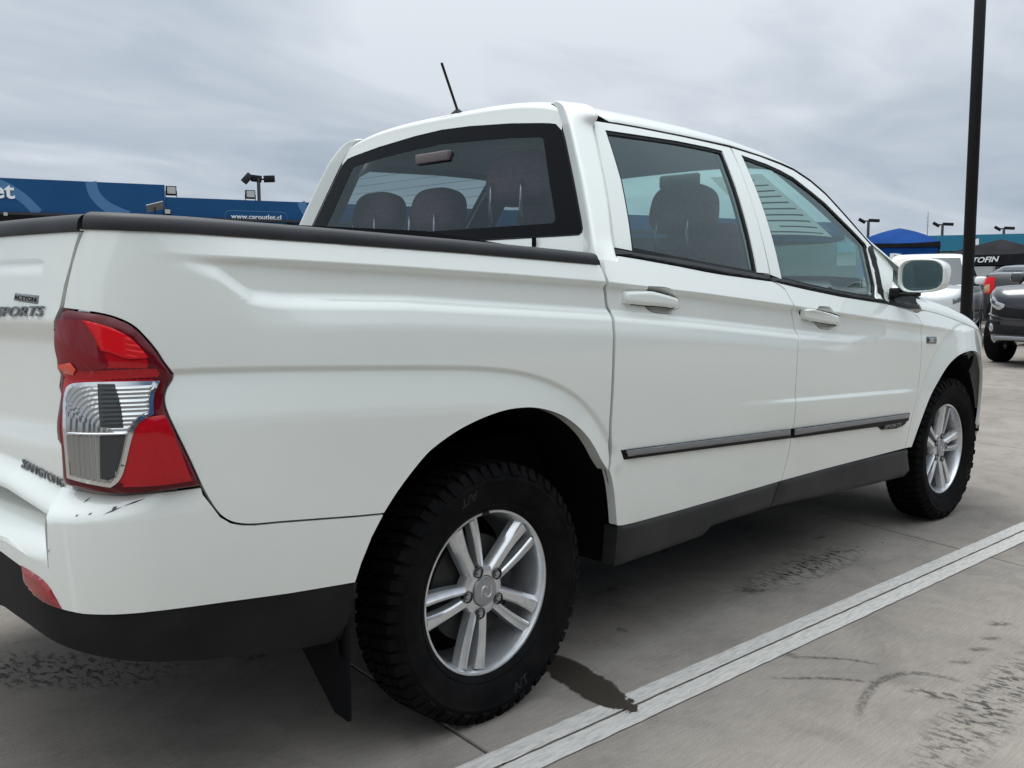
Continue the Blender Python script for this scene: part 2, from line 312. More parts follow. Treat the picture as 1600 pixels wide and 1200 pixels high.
# ---- outlines of the panels as (distance along the side, height) in metres
O={
'bed':[[-1.0259,1.2667],[-0.9842,1.2639],[-0.9318,1.2618],[-0.8664,1.2611],[-0.8031,1.2603],[-0.6666,1.2566],[-0.5173,1.2517],[-0.3496,1.245],[-0.1183,1.2369],[0.1259,1.2255],[0.4123,1.2122],[0.4186,1.1906],[0.419,1.1635],[0.429,1.1328],[0.4293,1.1002],[0.4401,1.0764],[0.4316,1.0552],[0.4254,1.0194],[0.4221,0.9471],[0.4216,0.8924],[0.4223,0.8057],[0.4231,0.7348],[0.4408,0.6584],[0.4269,0.6196],[0.3881,0.6556],[0.3523,0.6939],[0.3042,0.7435],[0.2325,0.7909],[0.1788,0.814],[0.1296,0.8284],[0.0894,0.8366],[0.055,0.84],[0.0051,0.8416],[-0.0402,0.8379],[-0.0878,0.8298],[-0.1337,0.8187],[-0.1742,0.8059],[-0.2107,0.7906],[-0.2407,0.7765],[-0.2692,0.7601],[-0.3147,0.72],[-0.3414,0.6945],[-0.3648,0.6697],[-0.3896,0.6395],[-0.461,0.6461],[-0.5271,0.6534],[-0.6503,0.6667],[-0.7078,0.6715],[-0.7356,0.6764],[-0.76,0.6847],[-0.7825,0.7016],[-0.8016,0.7307],[-0.82,0.7687],[-0.8377,0.8135],[-0.8527,0.8491],[-0.8707,0.8906],[-0.8817,0.9229],[-0.8825,0.9456],[-0.8752,0.9642],[-0.8616,0.9789],[-0.8599,0.9885],[-0.8765,1.0095],[-0.8913,1.0368],[-0.9114,1.0627],[-0.9287,1.0821],[-0.9526,1.0955],[-0.9835,1.1052],[-1.0291,1.1111],[-1.0824,1.1149],[-1.0712,1.1572],[-1.0583,1.1963],[-1.0442,1.2339]],
'tail':[[-0.8377,0.8135],[-0.8527,0.8491],[-0.8707,0.8906],[-0.8817,0.9229],[-0.8825,0.9456],[-0.8752,0.9642],[-0.8616,0.9789],[-0.8599,0.9885],[-0.8765,1.0095],[-0.8913,1.0368],[-0.9114,1.0627],[-0.9287,1.0821],[-0.9526,1.0955],[-0.9835,1.1052],[-1.0291,1.1111],[-1.0824,1.1149],[-1.1086,1.079],[-1.1036,1.0174],[-1.0902,0.9252],[-1.0813,0.8534],[-1.0836,0.7829],[-1.0298,0.7771],[-0.9937,0.7723],[-0.9562,0.769],[-0.92,0.7698],[-0.8765,0.7688],[-0.82,0.7681]],
'bump_top':[[-0.813,0.7514],[-0.8014,0.7306],[-0.7825,0.7016],[-0.76,0.6847],[-0.7356,0.6764],[-0.7078,0.6715],[-0.6503,0.6667],[-0.5271,0.6534],[-0.461,0.6461],[-0.3896,0.6395]],
'bump_side':[[-0.3896,0.6395],[-0.4223,0.5902],[-0.4489,0.5357],[-0.4649,0.4927]],
'bump_bot':[[-0.4649,0.4927],[-0.6351,0.5059],[-0.7915,0.5218],[-0.9175,0.533],[-0.9875,0.5366],[-1.0473,0.5406],[-1.0955,0.5484]],
'bump_tl':[[-0.813,0.7514],[-0.8183,0.7659],[-0.8713,0.7651],[-0.9172,0.7649],[-0.9594,0.7636],[-1.0065,0.7664],[-1.0558,0.7708],[-1.1324,0.7748]],
'bump_in':[[-1.1104,0.7107],[-1.115,0.631]],
'ridge':[[-1.115,0.631],[-1.192,0.6563],[-1.273,0.6796]],
'bump_low':[[-1.0955,0.5484],[-1.1416,0.6037],[-1.1987,0.6195],[-1.2797,0.6434]],
'refl':[[-1.2017,0.6208],[-1.1415,0.6106],[-1.1158,0.5938],[-1.103,0.5712],[-1.092,0.5507],[-1.1312,0.5576],[-1.1703,0.57],[-1.194,0.5888]],
'trim_bot':[[-0.466,0.3454],[-0.5798,0.3567],[-0.6919,0.3754],[-0.8088,0.3993],[-0.9016,0.4221],[-0.9689,0.4436]],
'trim_low':[[-1.018,0.4666],[-1.0679,0.491],[-1.1185,0.5163],[-1.2075,0.556],[-1.3018,0.5805]],
'rdoor':[[0.4318,1.2289],[0.4946,1.2244],[0.5103,1.2396],[0.6115,1.231],[0.8014,1.2121],[0.9985,1.1902],[1.1652,1.1781],[1.3454,1.1651],[1.3593,1.165],[1.3936,1.1559],[1.4327,1.1352],[1.4453,1.094],[1.4565,1.0663],[1.4772,1.0194],[1.4873,0.9775],[1.4535,0.922],[1.455,0.7475],[1.4641,0.6287],[1.4527,0.5172],[1.4238,0.4371],[1.1208,0.4359],[0.7859,0.436],[0.4941,0.4387],[0.4803,0.4463],[0.4603,0.53],[0.4424,0.5868],[0.4269,0.6196],[0.4408,0.6584],[0.4231,0.7348],[0.4223,0.8057],[0.4216,0.8924],[0.4221,0.9471],[0.4254,1.0194],[0.4316,1.0552],[0.4401,1.0764],[0.4293,1.1002],[0.429,1.1328],[0.419,1.1635],[0.4186,1.1906]],
'fdoor':[[1.3713,1.1628],[1.4183,1.157],[1.5972,1.1342],[1.8601,1.105],[2.0655,1.0871],[2.2945,1.0675],[2.3963,1.052],[2.5036,1.0387],[2.5681,1.0036],[2.5742,0.9584],[2.5744,0.8988],[2.5794,0.7902],[2.5652,0.6446],[2.5331,0.5725],[2.5105,0.4618],[2.4958,0.4228],[2.0335,0.4305],[1.7596,0.4347],[1.4238,0.4371],[1.4527,0.5172],[1.4641,0.6287],[1.455,0.7475],[1.4535,0.922],[1.4873,0.9775],[1.4772,1.0194],[1.4565,1.0663],[1.4453,1.094],[1.4327,1.1352],[1.3936,1.1559]],
'rframe':[[0.6605,1.6692],[0.773,1.6729],[0.9168,1.6755],[1.1925,1.6763],[1.5071,1.6722],[1.4926,1.575],[1.445,1.4015],[1.3844,1.1902],[1.3004,1.1931],[1.0347,1.216],[0.8259,1.2358],[0.6381,1.2501],[0.5253,1.2619],[0.5693,1.4027],[0.6049,1.5143]],
'rhole':[[0.7034,1.6427],[0.8946,1.6481],[1.1228,1.654],[1.3216,1.6533],[1.4271,1.6497],[1.3922,1.5034],[1.3422,1.3269],[1.3013,1.1875],[1.0322,1.2117],[0.8237,1.2317],[0.6024,1.2551],[0.6302,1.3424],[0.6709,1.4794]],
'fframe':[[1.5165,1.672],[1.7217,1.6584],[1.8811,1.6391],[1.9767,1.6232],[2.0883,1.5826],[2.1696,1.5326],[2.2368,1.4666],[2.3097,1.3943],[2.3893,1.3211],[2.3455,1.2282],[2.316,1.1403],[2.2786,1.0839],[1.8785,1.1223],[1.6279,1.1507],[1.4519,1.172],[1.3906,1.1857],[1.445,1.4015],[1.4926,1.575]],
'fhole':[[1.5672,1.6479],[1.7493,1.6293],[1.8491,1.6118],[1.9365,1.5895],[2.0368,1.5399],[2.1224,1.4933],[2.1983,1.4339],[2.2756,1.3762],[2.3431,1.3226],[2.2977,1.2276],[2.2629,1.1405],[2.2151,1.0875],[1.8751,1.1198],[1.614,1.1483],[1.4598,1.1697],[1.5136,1.3769],[1.5425,1.5095]],
'rstrip':[[0.5248,1.2609],[0.6371,1.2482],[0.8319,1.2339],[1.0334,1.2138],[1.299,1.1909],[1.3891,1.1834],[1.3696,1.1662],[1.167,1.1803],[1.0009,1.1934],[0.8029,1.2141],[0.6128,1.233],[0.5066,1.2433]],
'fstrip':[[1.4015,1.1811],[1.4534,1.1743],[1.6279,1.1507],[1.8785,1.1223],[2.2114,1.0902],[2.3132,1.078],[2.3027,1.0687],[2.0682,1.0896],[1.8626,1.1075],[1.5994,1.1365],[1.4198,1.1586],[1.378,1.165]],
'gutter':[[0.6586,1.6711],[0.7767,1.6778],[0.921,1.6805],[1.1975,1.6816],[1.5108,1.6803],[1.7285,1.6644],[1.8922,1.6483],[1.9882,1.6325],[2.0998,1.5919],[2.181,1.5419],[2.2477,1.4757],[2.3201,1.4032],[2.3959,1.3269]],
'cB':[[0.6569,1.6688],[0.6049,1.5143],[0.5693,1.4027],[0.5196,1.2627],[0.5031,1.2283]],
'cC':[[0.5624,-0.606,1.7303],[0.5609,-0.6342,1.7002],[0.5268,-0.698,1.5836],[0.4952,-0.7584,1.4668],[0.4666,-0.8087,1.3595],[0.4328,-0.8604,1.2406]],
'fender':[[2.4958,0.4228],[2.5105,0.4618],[2.5331,0.5725],[2.5652,0.6446],[2.5794,0.7902],[2.5744,0.8988],[2.5742,0.9584],[2.5681,1.0036],[2.5036,1.0387]],
'farch':[[2.5669,0.4199],[2.6027,0.5057],[2.6708,0.6305],[2.7305,0.6935],[2.8299,0.7696],[2.9408,0.8121],[3.0534,0.826],[3.1704,0.81],[3.2798,0.7696],[3.3946,0.6932],[3.4422,0.5886],[3.4233,0.4908],[3.3751,0.42]],
'sill':[[0.4891,0.4403],[0.78,0.4377],[1.1141,0.4377],[1.4164,0.4388],[1.7514,0.4364],[2.0246,0.4323],[2.5345,0.4152],[2.5756,0.3131],[2.5389,0.2877],[2.1575,0.303],[0.9987,0.3477],[0.9434,0.3227],[0.491,0.3155]],
'sillseam':[[1.4164,0.4388],[1.374,0.347]],
'rmold':[[0.4714,0.6752],[1.445,0.6305],[1.4556,0.5946],[0.4887,0.6443]],
'rmold2':[[0.4852,0.6734],[1.4218,0.6316],[1.4278,0.6107],[0.4957,0.6549]],
'fmold':[[1.4585,0.6302],[2.5009,0.5853],[2.4932,0.5631],[2.4326,0.5324],[2.3611,0.529],[2.2131,0.5401],[2.1766,0.5579],[1.4697,0.5929]],
'fmold2':[[1.4536,0.6292],[2.4644,0.5855],[2.4559,0.5679],[2.1451,0.5812],[1.4604,0.6069]],
'moldtext':[[2.2328,0.5553],[2.4003,0.5482]],
'rh_cup':[[0.6065,1.1331],[0.6042,1.1501],[0.7114,1.1468],[0.7386,1.1242],[0.7763,1.1119],[0.7776,1.0802],[0.7406,1.0771],[0.7333,1.0635],[0.6367,1.0697],[0.6034,1.0876],[0.592,1.103]],
'rh_bar':[[0.499,1.1377],[0.5076,1.1377],[0.6049,1.1388],[0.7033,1.1246],[0.754,1.1133],[0.7555,1.0868],[0.7352,1.0813],[0.6833,1.0882],[0.6044,1.0916],[0.4992,1.101],[0.496,1.1176]],
'fh_cup':[[1.6202,1.0583],[1.6366,1.0686],[1.6554,1.0718],[1.735,1.0666],[1.7508,1.0432],[1.8126,1.0318],[1.8229,0.9918],[1.772,0.991],[1.7461,0.9785],[1.6613,0.9851],[1.6314,1.0053]],
'fh_bar':[[1.5132,1.0607],[1.5651,1.0644],[1.7114,1.0444],[1.7842,1.0328],[1.7919,0.9957],[1.7296,1.0014],[1.633,1.0116],[1.5311,1.0264]],
'rep':[[2.6309,0.9164],[2.7387,0.912],[2.7362,0.8801],[2.6274,0.8852]],
'cowl':[[2.2974,1.0701],[2.3839,1.1014],[2.6756,1.0952],[2.6513,1.0383],[2.5008,1.0402]],
't_clear':[[-1.0471,0.9756],[-0.9832,0.9781],[-0.9335,0.9776],[-0.8931,0.9765],[-0.9014,0.9628],[-0.9069,0.9442],[-0.9073,0.9206],[-0.9203,0.9152],[-0.9332,0.9035],[-0.9406,0.8865],[-0.9488,0.8516],[-0.9573,0.8132],[-0.9664,0.7958],[-0.9767,0.7886],[-1.0061,0.7943],[-1.0515,0.8031],[-1.0521,0.8437],[-1.0539,0.9079],[-1.063,0.9482],[-1.0592,0.9672]],
't_dark1':[[-0.9947,0.9775],[-0.9657,0.9773],[-0.9549,0.9403],[-0.9516,0.8981],[-0.986,0.8989],[-0.9914,0.9408]],
't_dark2':[[-0.9876,0.8879],[-0.9474,0.8869],[-0.9542,0.8519],[-0.9643,0.8103],[-0.9761,0.7993],[-0.9904,0.8027]],
't_bright':[[-1.02,1.0954],[-0.9777,1.0859],[-0.9474,1.0714],[-0.9271,1.0536],[-0.9073,1.0242],[-0.9404,1.0206],[-0.97,1.0354],[-0.9855,1.0387],[-1.0009,1.0734]],
't_bowl':[[-1.0878,1.0946],[-1.0219,1.0954],[-0.9976,1.0703],[-0.9823,1.0387],[-0.974,1.0102],[-0.987,1.0023],[-1.0376,1.0001],[-1.0838,1.0113],[-1.0994,1.0526]],
't_spot':[[-1.0811,1.0098],[-1.0458,1.0159],[-1.0341,1.0034],[-1.0473,0.9914],[-1.0696,0.9955]],
't_low':[[-0.9389,0.8959],[-0.919,0.9136],[-0.8873,0.9158],[-0.8718,0.8738],[-0.8419,0.7837],[-0.9019,0.7823],[-0.9571,0.7856],[-0.9504,0.8129]],
'sail':[[2.3399,1.3197],[2.4077,1.3188],[2.3552,1.1896],[2.3004,1.0728],[2.2356,1.0819],[2.2941,1.1894]],
'pfoot':[[2.3701,1.3346],[2.4325,1.328],[2.5034,1.2698],[2.5432,1.2189],[2.4292,1.1203],[2.305,1.0646],[2.2232,1.0767],[2.2874,1.1893]]}
# ------------------------------------------------------------------ panel builder
def inpoly(P,poly):
    x,y=P[:,0],P[:,1]; c=np.zeros(len(P),bool); n=len(poly)
    for i in range(n):
        x1,y1=poly[i]; x2,y2=poly[i-1]
        if y1==y2: continue
        k=(y1>y)!=(y2>y); c^=k&(x<(x2-x1)*(y-y1)/(y2-y1)+x1)
    return c
def pdist(P,poly):
    d=np.full(len(P),9.)
    A=np.asarray(poly); B=np.roll(A,-1,0)
    for a,b in zip(A,B):
        v=b-a; t=np.clip(((P-a)@v)/max(v@v,1e-12),0,1); d=np.minimum(d,np.hypot(*(P-a-t[:,None]*v).T))
    return d
def area(p): p=np.asarray(p); return .5*np.sum(p[:,0]*np.roll(p[:,1],-1)-np.roll(p[:,0],-1)*p[:,1])
def ccw(p): p=np.asarray(p,float); return p if area(p)>0 else p[::-1].copy()
def inset(p,g):
    p=ccw(p); n=len(p); q=[]
    for i in range(n):
        a,b,c=p[i-1],p[i],p[(i+1)%n]; d1=(b-a)/max(np.hypot(*(b-a)),1e-9); d2=(c-b)/max(np.hypot(*(c-b)),1e-9)
        n1=np.array([-d1[1],d1[0]]); n2=np.array([-d2[1],d2[0]]); m=n1+n2; k=max(m@m/2,.35)
        q.append(b+g*m/k)
    return np.array(q)
def densify(p,h,cl=True):
    p=np.asarray(p,float); o=[]; n=len(p)
    for i in range(n if cl else n-1):
        a,b=p[i],p[(i+1)%n]; k=max(1,int(math.ceil(np.hypot(*(b-a))/h)))
        for j in range(k): o.append(a+(b-a)*j/k)
    if not cl: o.append(p[-1])
    return np.array(o)
def smooth_poly(p,keep=38,it=2):
    """rounds the shallow corners of a traced outline, keeps the sharp ones"""
    p=ccw(p)
    for _ in range(it):
        n=len(p); o=[]
        for i in range(n):
            a,b,c=p[i-1],p[i],p[(i+1)%n]; d1=b-a; d2=c-b
            an=abs(math.degrees(math.atan2(d1[0]*d2[1]-d1[1]*d2[0],d1@d2)))
            if an>keep or an<1.5: o.append(b)
            else: o.append(b-.25*d1); o.append(b+.25*d2)
        p=np.array(o)
    return p
def panel(name,outline,Fn,m,parent,side=-1,ru=.03,rv=.010,gap=.0025,depth=.02,off=0.,holes=(),dome=None,edge=.0012,sym=None,relief=None,rnd=True,bh=.02,guides=()):
    """skin of a (u,v) outline on the surface Fn(u,v,o) with a turned-in edge; dome=(height,radius) raises a rounded pad"""
    ol=smooth_poly(outline) if rnd else ccw(outline)
    if gap: ol=inset(ol,gap)
    ol=densify(ol,bh); hs=[]
    for h in holes:
        h=smooth_poly(h) if rnd else ccw(h); hs.append(densify(h,bh))
    lo=ol.min(0); hi=ol.max(0)
    U,Vv=np.meshgrid(np.arange(lo[0]+ru*.5,hi[0],ru),np.arange(lo[1]+rv*.5,hi[1],rv)); P=np.stack([U.ravel(),Vv.ravel()],1)
    k=inpoly(P,ol)
    for h in hs: k&=~inpoly(P,h)
    P=P[k]; sc=np.array([1/ru,1/rv])
    if len(P):
        d=pdist(P*sc,ol*sc)
        for h in hs: d=np.minimum(d,pdist(P*sc,h*sc))
        P=P[d>.42]
    GP=[]
    for gl,offs in guides:
        gl=np.asarray(gl,float); q=densify(gl,.012,False); tn=np.gradient(q,axis=0); tn/=np.hypot(tn[:,0],tn[:,1])[:,None]; nr=np.stack([-tn[:,1],tn[:,0]],1)
        for o2 in offs: GP.append(q+nr*o2)
        if len(P):
            sg=[P[i:i+2000] for i in range(0,len(P),2000)]
            dd=np.concatenate([np.min(np.hypot(x[:,None,0]-q[None,:,0],x[:,None,1]-q[None,:,1]),1) for x in sg]); P=P[dd>max(abs(o2) for o2 in offs)+.004]
    if GP:
        GP=np.concatenate(GP); k=inpoly(GP,ol)
        for h in hs: k&=~inpoly(GP,h)
        GP=GP[k]; d=pdist(GP,ol)
        for h in hs: d=np.minimum(d,pdist(GP,h))
        GP=GP[d>.003]; P=np.concatenate([P,GP]) if len(P) else GP
    loops=[ol]+hs; pts=np.concatenate(loops+[P]) if len(P) else np.concatenate(loops); E=[];b=0
    for l in loops:
        n=len(l); E+=[(b+i,b+(i+1)%n) for i in range(n)]; b+=n
    nb=b
    r_=geometry.delaunay_2d_cdt([Vector((float(x*sc[0]),float(y*sc[1]))) for x,y in pts],E,[],0,1e-7)
    V2=np.array([[v.x,v.y] for v in r_[0]])/sc; T=np.array([t for t in r_[2] if len(t)==3])
    cen=V2[T].mean(1); k=inpoly(cen,ol)
    for h in hs: k&=~inpoly(cen,h)
    T=T[k]
    # counter clockwise in (u,v)
    a=V2[T]; ar=(a[:,1,0]-a[:,0,0])*(a[:,2,1]-a[:,0,1])-(a[:,2,0]-a[:,0,0])*(a[:,1,1]-a[:,0,1])
    T=np.where((ar<0)[:,None],T[:,::-1],T)
    dist=pdist(V2,ol)
    for h in hs: dist=np.minimum(dist,pdist(V2,h))
    O_=np.full(len(V2),float(off)); isb=dist<1e-6
    if dome:
        hgt,rad=dome; t=np.clip(dist/rad,0,1); O_=O_+hgt*np.sqrt(np.maximum(0,1-(1-t)**2))
    else: O_=O_-np.where(isb,edge,0)
    if relief is not None: O_=O_+relief(V2[:,0],V2[:,1])*np.clip(dist/.004,0,1)
    X=Fn(V2[:,0],V2[:,1],O_)
    h_=1e-4
    smoothn=(dome is None and relief is None)
    if smoothn:
        du=Fn(V2[:,0]+h_,V2[:,1],O_)-Fn(V2[:,0]-h_,V2[:,1],O_); dv=Fn(V2[:,0],V2[:,1]+h_,O_)-Fn(V2[:,0],V2[:,1]-h_,O_)
        Nn=np.cross(du,dv); Nn/=np.linalg.norm(Nn,axis=1)[:,None]
    # boundary edges
    cnt={}
    for t in T:
        for i in range(3):
            e=(t[i],t[(i+1)%3]); cnt[tuple(sorted(e))]=cnt.get(tuple(sorted(e)),0)+1
    be=[]
    for t in T:
        for i in range(3):
            e=(t[i],t[(i+1)%3])
            if cnt[tuple(sorted(e))]==1: be.append(e)
    V=list(X); F=[tuple(t) for t in T]; nskin=len(F)
    if depth:
        idx={}
        Xd=Fn(V2[:,0],V2[:,1],O_-depth)
        for a,b2 in be:
            if sym is not None and abs(V2[a][0]-sym)<1e-4 and abs(V2[b2][0]-sym)<1e-4: continue
            for q in (a,b2):
                if q not in idx: idx[q]=(len(V),len(V)+1); V.append(X[q]); V.append(Xd[q])
            F.append((idx[b2][0],idx[a][0],idx[a][1],idx[b2][1]))
    V=np.array(V); parts=[]
    def emit(flip):
        VV=V.copy(); FF=[tuple(q) for q in F]
        if flip: VV[:,1]*=-1; FF=[q[::-1] for q in FF]
        NN=None
        if smoothn: 
            NN=Nn.copy()
            if flip: NN[:,1]*=-1
        return VV,FF,NN
    sets=[emit(False),emit(True)] if sym is not None else [emit(side>0)]
    VA=[];FA=[];NA=[]
    for VV,FF,NN in sets:
        b=len(VA); VA+=list(VV)
        for i,q in enumerate(FF):
            FA.append(tuple(j+b for j in q))
            if NN is not None:
                if i<nskin: NA+= [tuple(NN[j]) for j in q]
                else:
                    p=[VV[j] for j in q]; n=np.cross(p[1]-p[0],p[2]-p[0]); n=n/(np.linalg.norm(n)+1e-12); NA+=[tuple(n)]*len(q)
    o=mk(name,VA,FA,m,parent,True,NA if smoothn else None)
    if not smoothn: autosmooth(o,60)
    return o
def onside(Df,P=None): return lambda u,v,o: pos(u,v,lambda s,z:Df(s,z)+o,P if P is not None else PLAN)
S_=onside(D); SBm=onside(DB,PLANB); STm=onside(DT,PLANB)
def text_mesh(txt,size,depth=.0015,shear=0,bold=0,spacing=1):
    c=bpy.data.curves.new('t','FONT'); c.body=txt; c.size=size; c.extrude=depth; c.shear=shear; c.offset=bold; c.space_character=spacing; c.resolution_u=3
    o=bpy.data.objects.new('t',c); COL.objects.link(o); dg=bpy.context.evaluated_depsgraph_get(); me=bpy.data.meshes.new_from_object(o.evaluated_get(dg))
    V=np.array([v.co[:] for v in me.vertices]); F=[tuple(p.vertices) for p in me.polygons]
    bpy.data.objects.remove(o); bpy.data.meshes.remove(me); return V,F
def letter_on(name,txt,size,Fn,u0,v0,m,parent,off=.002,width=None,shear=0,bold=0,du=1,slope=0,depth=.0015):
    V,F=text_mesh(txt,size,depth,shear,bold); w=V[:,0].max()-V[:,0].min(); k=width/w if width else 1
    x=(V[:,0]-V[:,0].min())*k; X=Fn(u0+du*x,v0+V[:,1]+slope*x,off+V[:,2])
    return mk(name,X,F if du>0 else [q[::-1] for q in F],m,parent,False)
# ------------------------------------------------------------------ ground: concrete slabs over a dark bed
CONC=mat('concrete',(.2,.2,.19),.92,spec=.12)
N_,L_,b_=nodes(CONC)
big=noise(CONC,.55,5,.55); med=noise(CONC,3.2,6,.65,dist=.6); fine=noise(CONC,1,4,.7,vec=mapped(CONC,(11,130,1),math.radians(38))); grit=noise(CONC,260,3,.6)
c1=ramp(CONC,big,[(.30,(.208,.187,.166)),(.70,(.276,.250,.222))])
c2=mixc(CONC,.55,c1,ramp(CONC,med,[(.30,(.30,.30,.30)),(.50,(.50,.50,.50)),(.72,(.60,.60,.59))]),'OVERLAY')
c3=mixc(CONC,.40,c2,ramp(CONC,fine,[(.25,(.30,.30,.30)),(.75,(.68,.68,.68))]),'OVERLAY')
spots=noise(CONC,7.5,3,.55,vec=mapped(CONC,(1,1.9,1),.4),dist=.5)
c4=mixc(CONC,ramp(CONC,spots,[(.715,(0,0,0)),(.76,(.65,.65,.65))]),c3,(.055,.050,.046))
c5=mixc(CONC,.55,c4,ramp(CONC,grit,[(.3,(.32,.32,.32)),(.7,(.66,.66,.66))]),'OVERLAY')
vo=N_.new('ShaderNodeTexVoronoi'); vo.inputs['Scale'].default_value=75; g7=N_.new('ShaderNodeNewGeometry'); L_.new(g7.outputs['Position'],vo.inputs['Vector'])
pit=ramp(CONC,vo.outputs['Distance'],[(.05,(1,1,1)),(.13,(0,0,0))]); sel=ramp(CONC,noise(CONC,9,3),[(.56,(0,0,0)),(.66,(1,1,1))])
pm=N_.new('ShaderNodeMath'); pm.operation='MULTIPLY'; L_.new(pit,pm.inputs[0]); L_.new(sel,pm.inputs[1]); pm2=N_.new('ShaderNodeMath'); pm2.operation='MULTIPLY'; pm2.inputs[1].default_value=.7; L_.new(pm.outputs[0],pm2.inputs[0])
c6=mixc(CONC,pm2.outputs[0],c5,(.07,.064,.058))
sm=noise(CONC,1.7,6,.7,dist=1.4); c7=mixc(CONC,ramp(CONC,sm,[(.52,(0,0,0)),(.74,(.6,.6,.6))]),c6,(.155,.146,.135))
L_.new(c7,b_.inputs['Base Color'])
ad=N_.new('ShaderNodeMath'); ad.operation='MULTIPLY_ADD'; L_.new(fine,ad.inputs[0]); ad.inputs[1].default_value=.6; L_.new(grit,ad.inputs[2])
bump(CONC,ad.outputs[0],.35,.004)
PAINT=mat('worn_line_paint',(.5,.5,.48),.7)
N_,L_,b_=nodes(PAINT)
wear=noise(PAINT,1,5,.72,vec=mapped(PAINT,(16,110,1),math.radians(38))); w2=noise(PAINT,22,5,.7)
pa=mixc(PAINT,ramp(PAINT,wear,[(.44,(0,0,0)),(.66,(1,1,1))]),(.52,.505,.475),(.34,.325,.30))
pb=mixc(PAINT,ramp(PAINT,w2,[(.58,(0,0,0)),(.75,(.6,.6,.6))]),pa,(.25,.242,.23))
L_.new(pb,b_.inputs['Base Color']); bump(PAINT,wear,.25,.002)
TAR=mat('joint_filler',(.004,.004,.004),.95,spec=.05)
def decal_mat(name,col,rough,scale,lo,hi,amt,detail=4,stretch=(1,1,1),rot=0,sharp=False):
    """a stain that fades out: 'fade' per vertex times a broken-up noise"""
    m=mat(name,col,rough); N,L,b=nodes(m); at=N.new('ShaderNodeAttribute'); at.attribute_name='fade'
    nf=noise(m,scale,detail,.62,vec=mapped(m,stretch,rot),dist=.4); N_m=N.new('ShaderNodeMath')
    if sharp:
        N_m.operation='ADD'; L.new(at.outputs['Fac'],N_m.inputs[0]); L.new(nf,N_m.inputs[1]); al=ramp(m,N_m.outputs[0],[(lo,(0,0,0)),(hi,(amt,)*3)])
    else:
        th=ramp(m,nf,[(lo,(0,0,0)),(hi,(amt,)*3)]); N_m.operation='MULTIPLY'; L.new(at.outputs['Fac'],N_m.inputs[0]); L.new(th,N_m.inputs[1]); al=N_m.outputs[0]
    t=N.new('ShaderNodeBsdfTransparent'); x=N.new('ShaderNodeMixShader'); L.new(al,x.inputs[0]); L.new(t.outputs[0],x.inputs[1]); L.new(b.outputs[0],x.inputs[2]); L.new(x.outputs[0],N['Material Output'].inputs[0]); return m
WET=decal_mat('wet_concrete',(.052,.043,.035),.30,22,.62,.70,.90,6,sharp=True)
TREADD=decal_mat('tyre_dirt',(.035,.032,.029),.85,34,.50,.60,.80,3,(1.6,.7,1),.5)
SCUFF=decal_mat('scuff_rubber',(.045,.042,.039),.8,70,.34,.62,.55,3)
SPOTD=decal_mat('oil_spot',(.05,.046,.041),.7,45,.36,.60,.72,4)
g=tag(mk('ground',[(-400,-400,-.024),(400,-400,-.024),(400,400,-.024),(-400,400,-.024)],[(0,1,2,3)],CONC,None,False),kind='structure')
P0=np.array([-.144,-1.079]); LD=np.array([3.215,-.164]); LD/=np.hypot(*LD); LN=np.array([-LD[1],LD[0]])
def cross(P,a,Q,b):
    m=np.array([[a[0],-b[0]],[a[1],-b[1]]]); t=np.linalg.solve(m,Q-P); return P+t[0]*a
rows=[-11.4,-7.6,-3.8,0,3.7,7.4,10.9]
J=[(-8.3,(-.08,-1)),(-5.6,(-.08,-1)),(-2.85,(-.08,-1)),(0,(-.112,-1)),(2.68,(-.262,-1)),(5.5,(-.12,-1)),(8.3,(-.08,-1)),(11.,(-.08,-1)),(14.,(-.08,-1))]
jb=inset(np.array([cross(P0+LN*ri,LD,P0+LD*ji[0],np.array(ji[1],float)) for ri,ji in ((rows[0],J[0]),(rows[0],J[-1]),(rows[-1],J[-1]),(rows[-1],J[0]))]),.03)
mk('joint_bed',[(x,y,-.014) for x,y in jb],[(0,1,2,3)],TAR,g,False)
for i in range(len(rows)-1):
    for j in range(len(J)-1):
        q=[]
        for (ri,ji) in ((rows[i],J[j]),(rows[i],J[j+1]),(rows[i+1],J[j+1]),(rows[i+1],J[j])):
            q.append(cross(P0+LN*ri,LD,P0+LD*ji[0],np.array(ji[1],float)))
        q=inset(np.array(q),.0045); q=densify(q,.35)
        q=q+RNG.normal(0,.0007,q.shape)
        n=len(q); dz=0.
        q2=inset(q,.002)
        V=[(x,y,dz) for x,y in q2]+[(x,y,dz-.004) for x,y in q]+[(x,y,-.02) for x,y in q]
        F=[tuple(range(n))]+[(k+o,k+n+o,(k+1)%n+n+o,(k+1)%n+o) for o in (0,n) for k in range(n)]
        mk('concrete_slab',V,F,CONC,g,False)
def strip(name,a,b,w0,w1,z,m):
    """strip of paint beside the long joint, chipped edges"""
    n=int((b-a)/.03); V=[];F=[]
    for i in range(n+1):
        t=a+(b-a)*i/n
        for w in (w0,w1):
            p=P0+LD*t+LN*(w+RNG.normal(0,.0008)); V.append((p[0],p[1],z))
        if i: F.append((2*i-2,2*i-1,2*i+1,2*i) if w0>w1 else (2*i-2,2*i,2*i+1,2*i-1))
    return mk(name,V,F,m,g,False)
strip('painted_line',-7.9,13.6,.066,.0045,.004,PAINT); strip('painted_line',-7.9,13.6,-.0045,-.073,.004,PAINT)
def fade_mesh(name,V,F,fade,m,kind='structure'):
    o=mk(name,V,F,m,g,True); at=o.data.attributes.new('fade','FLOAT','POINT'); at.data.foreach_set('value',np.asarray(fade,np.float32)); return tag(o,kind=kind)
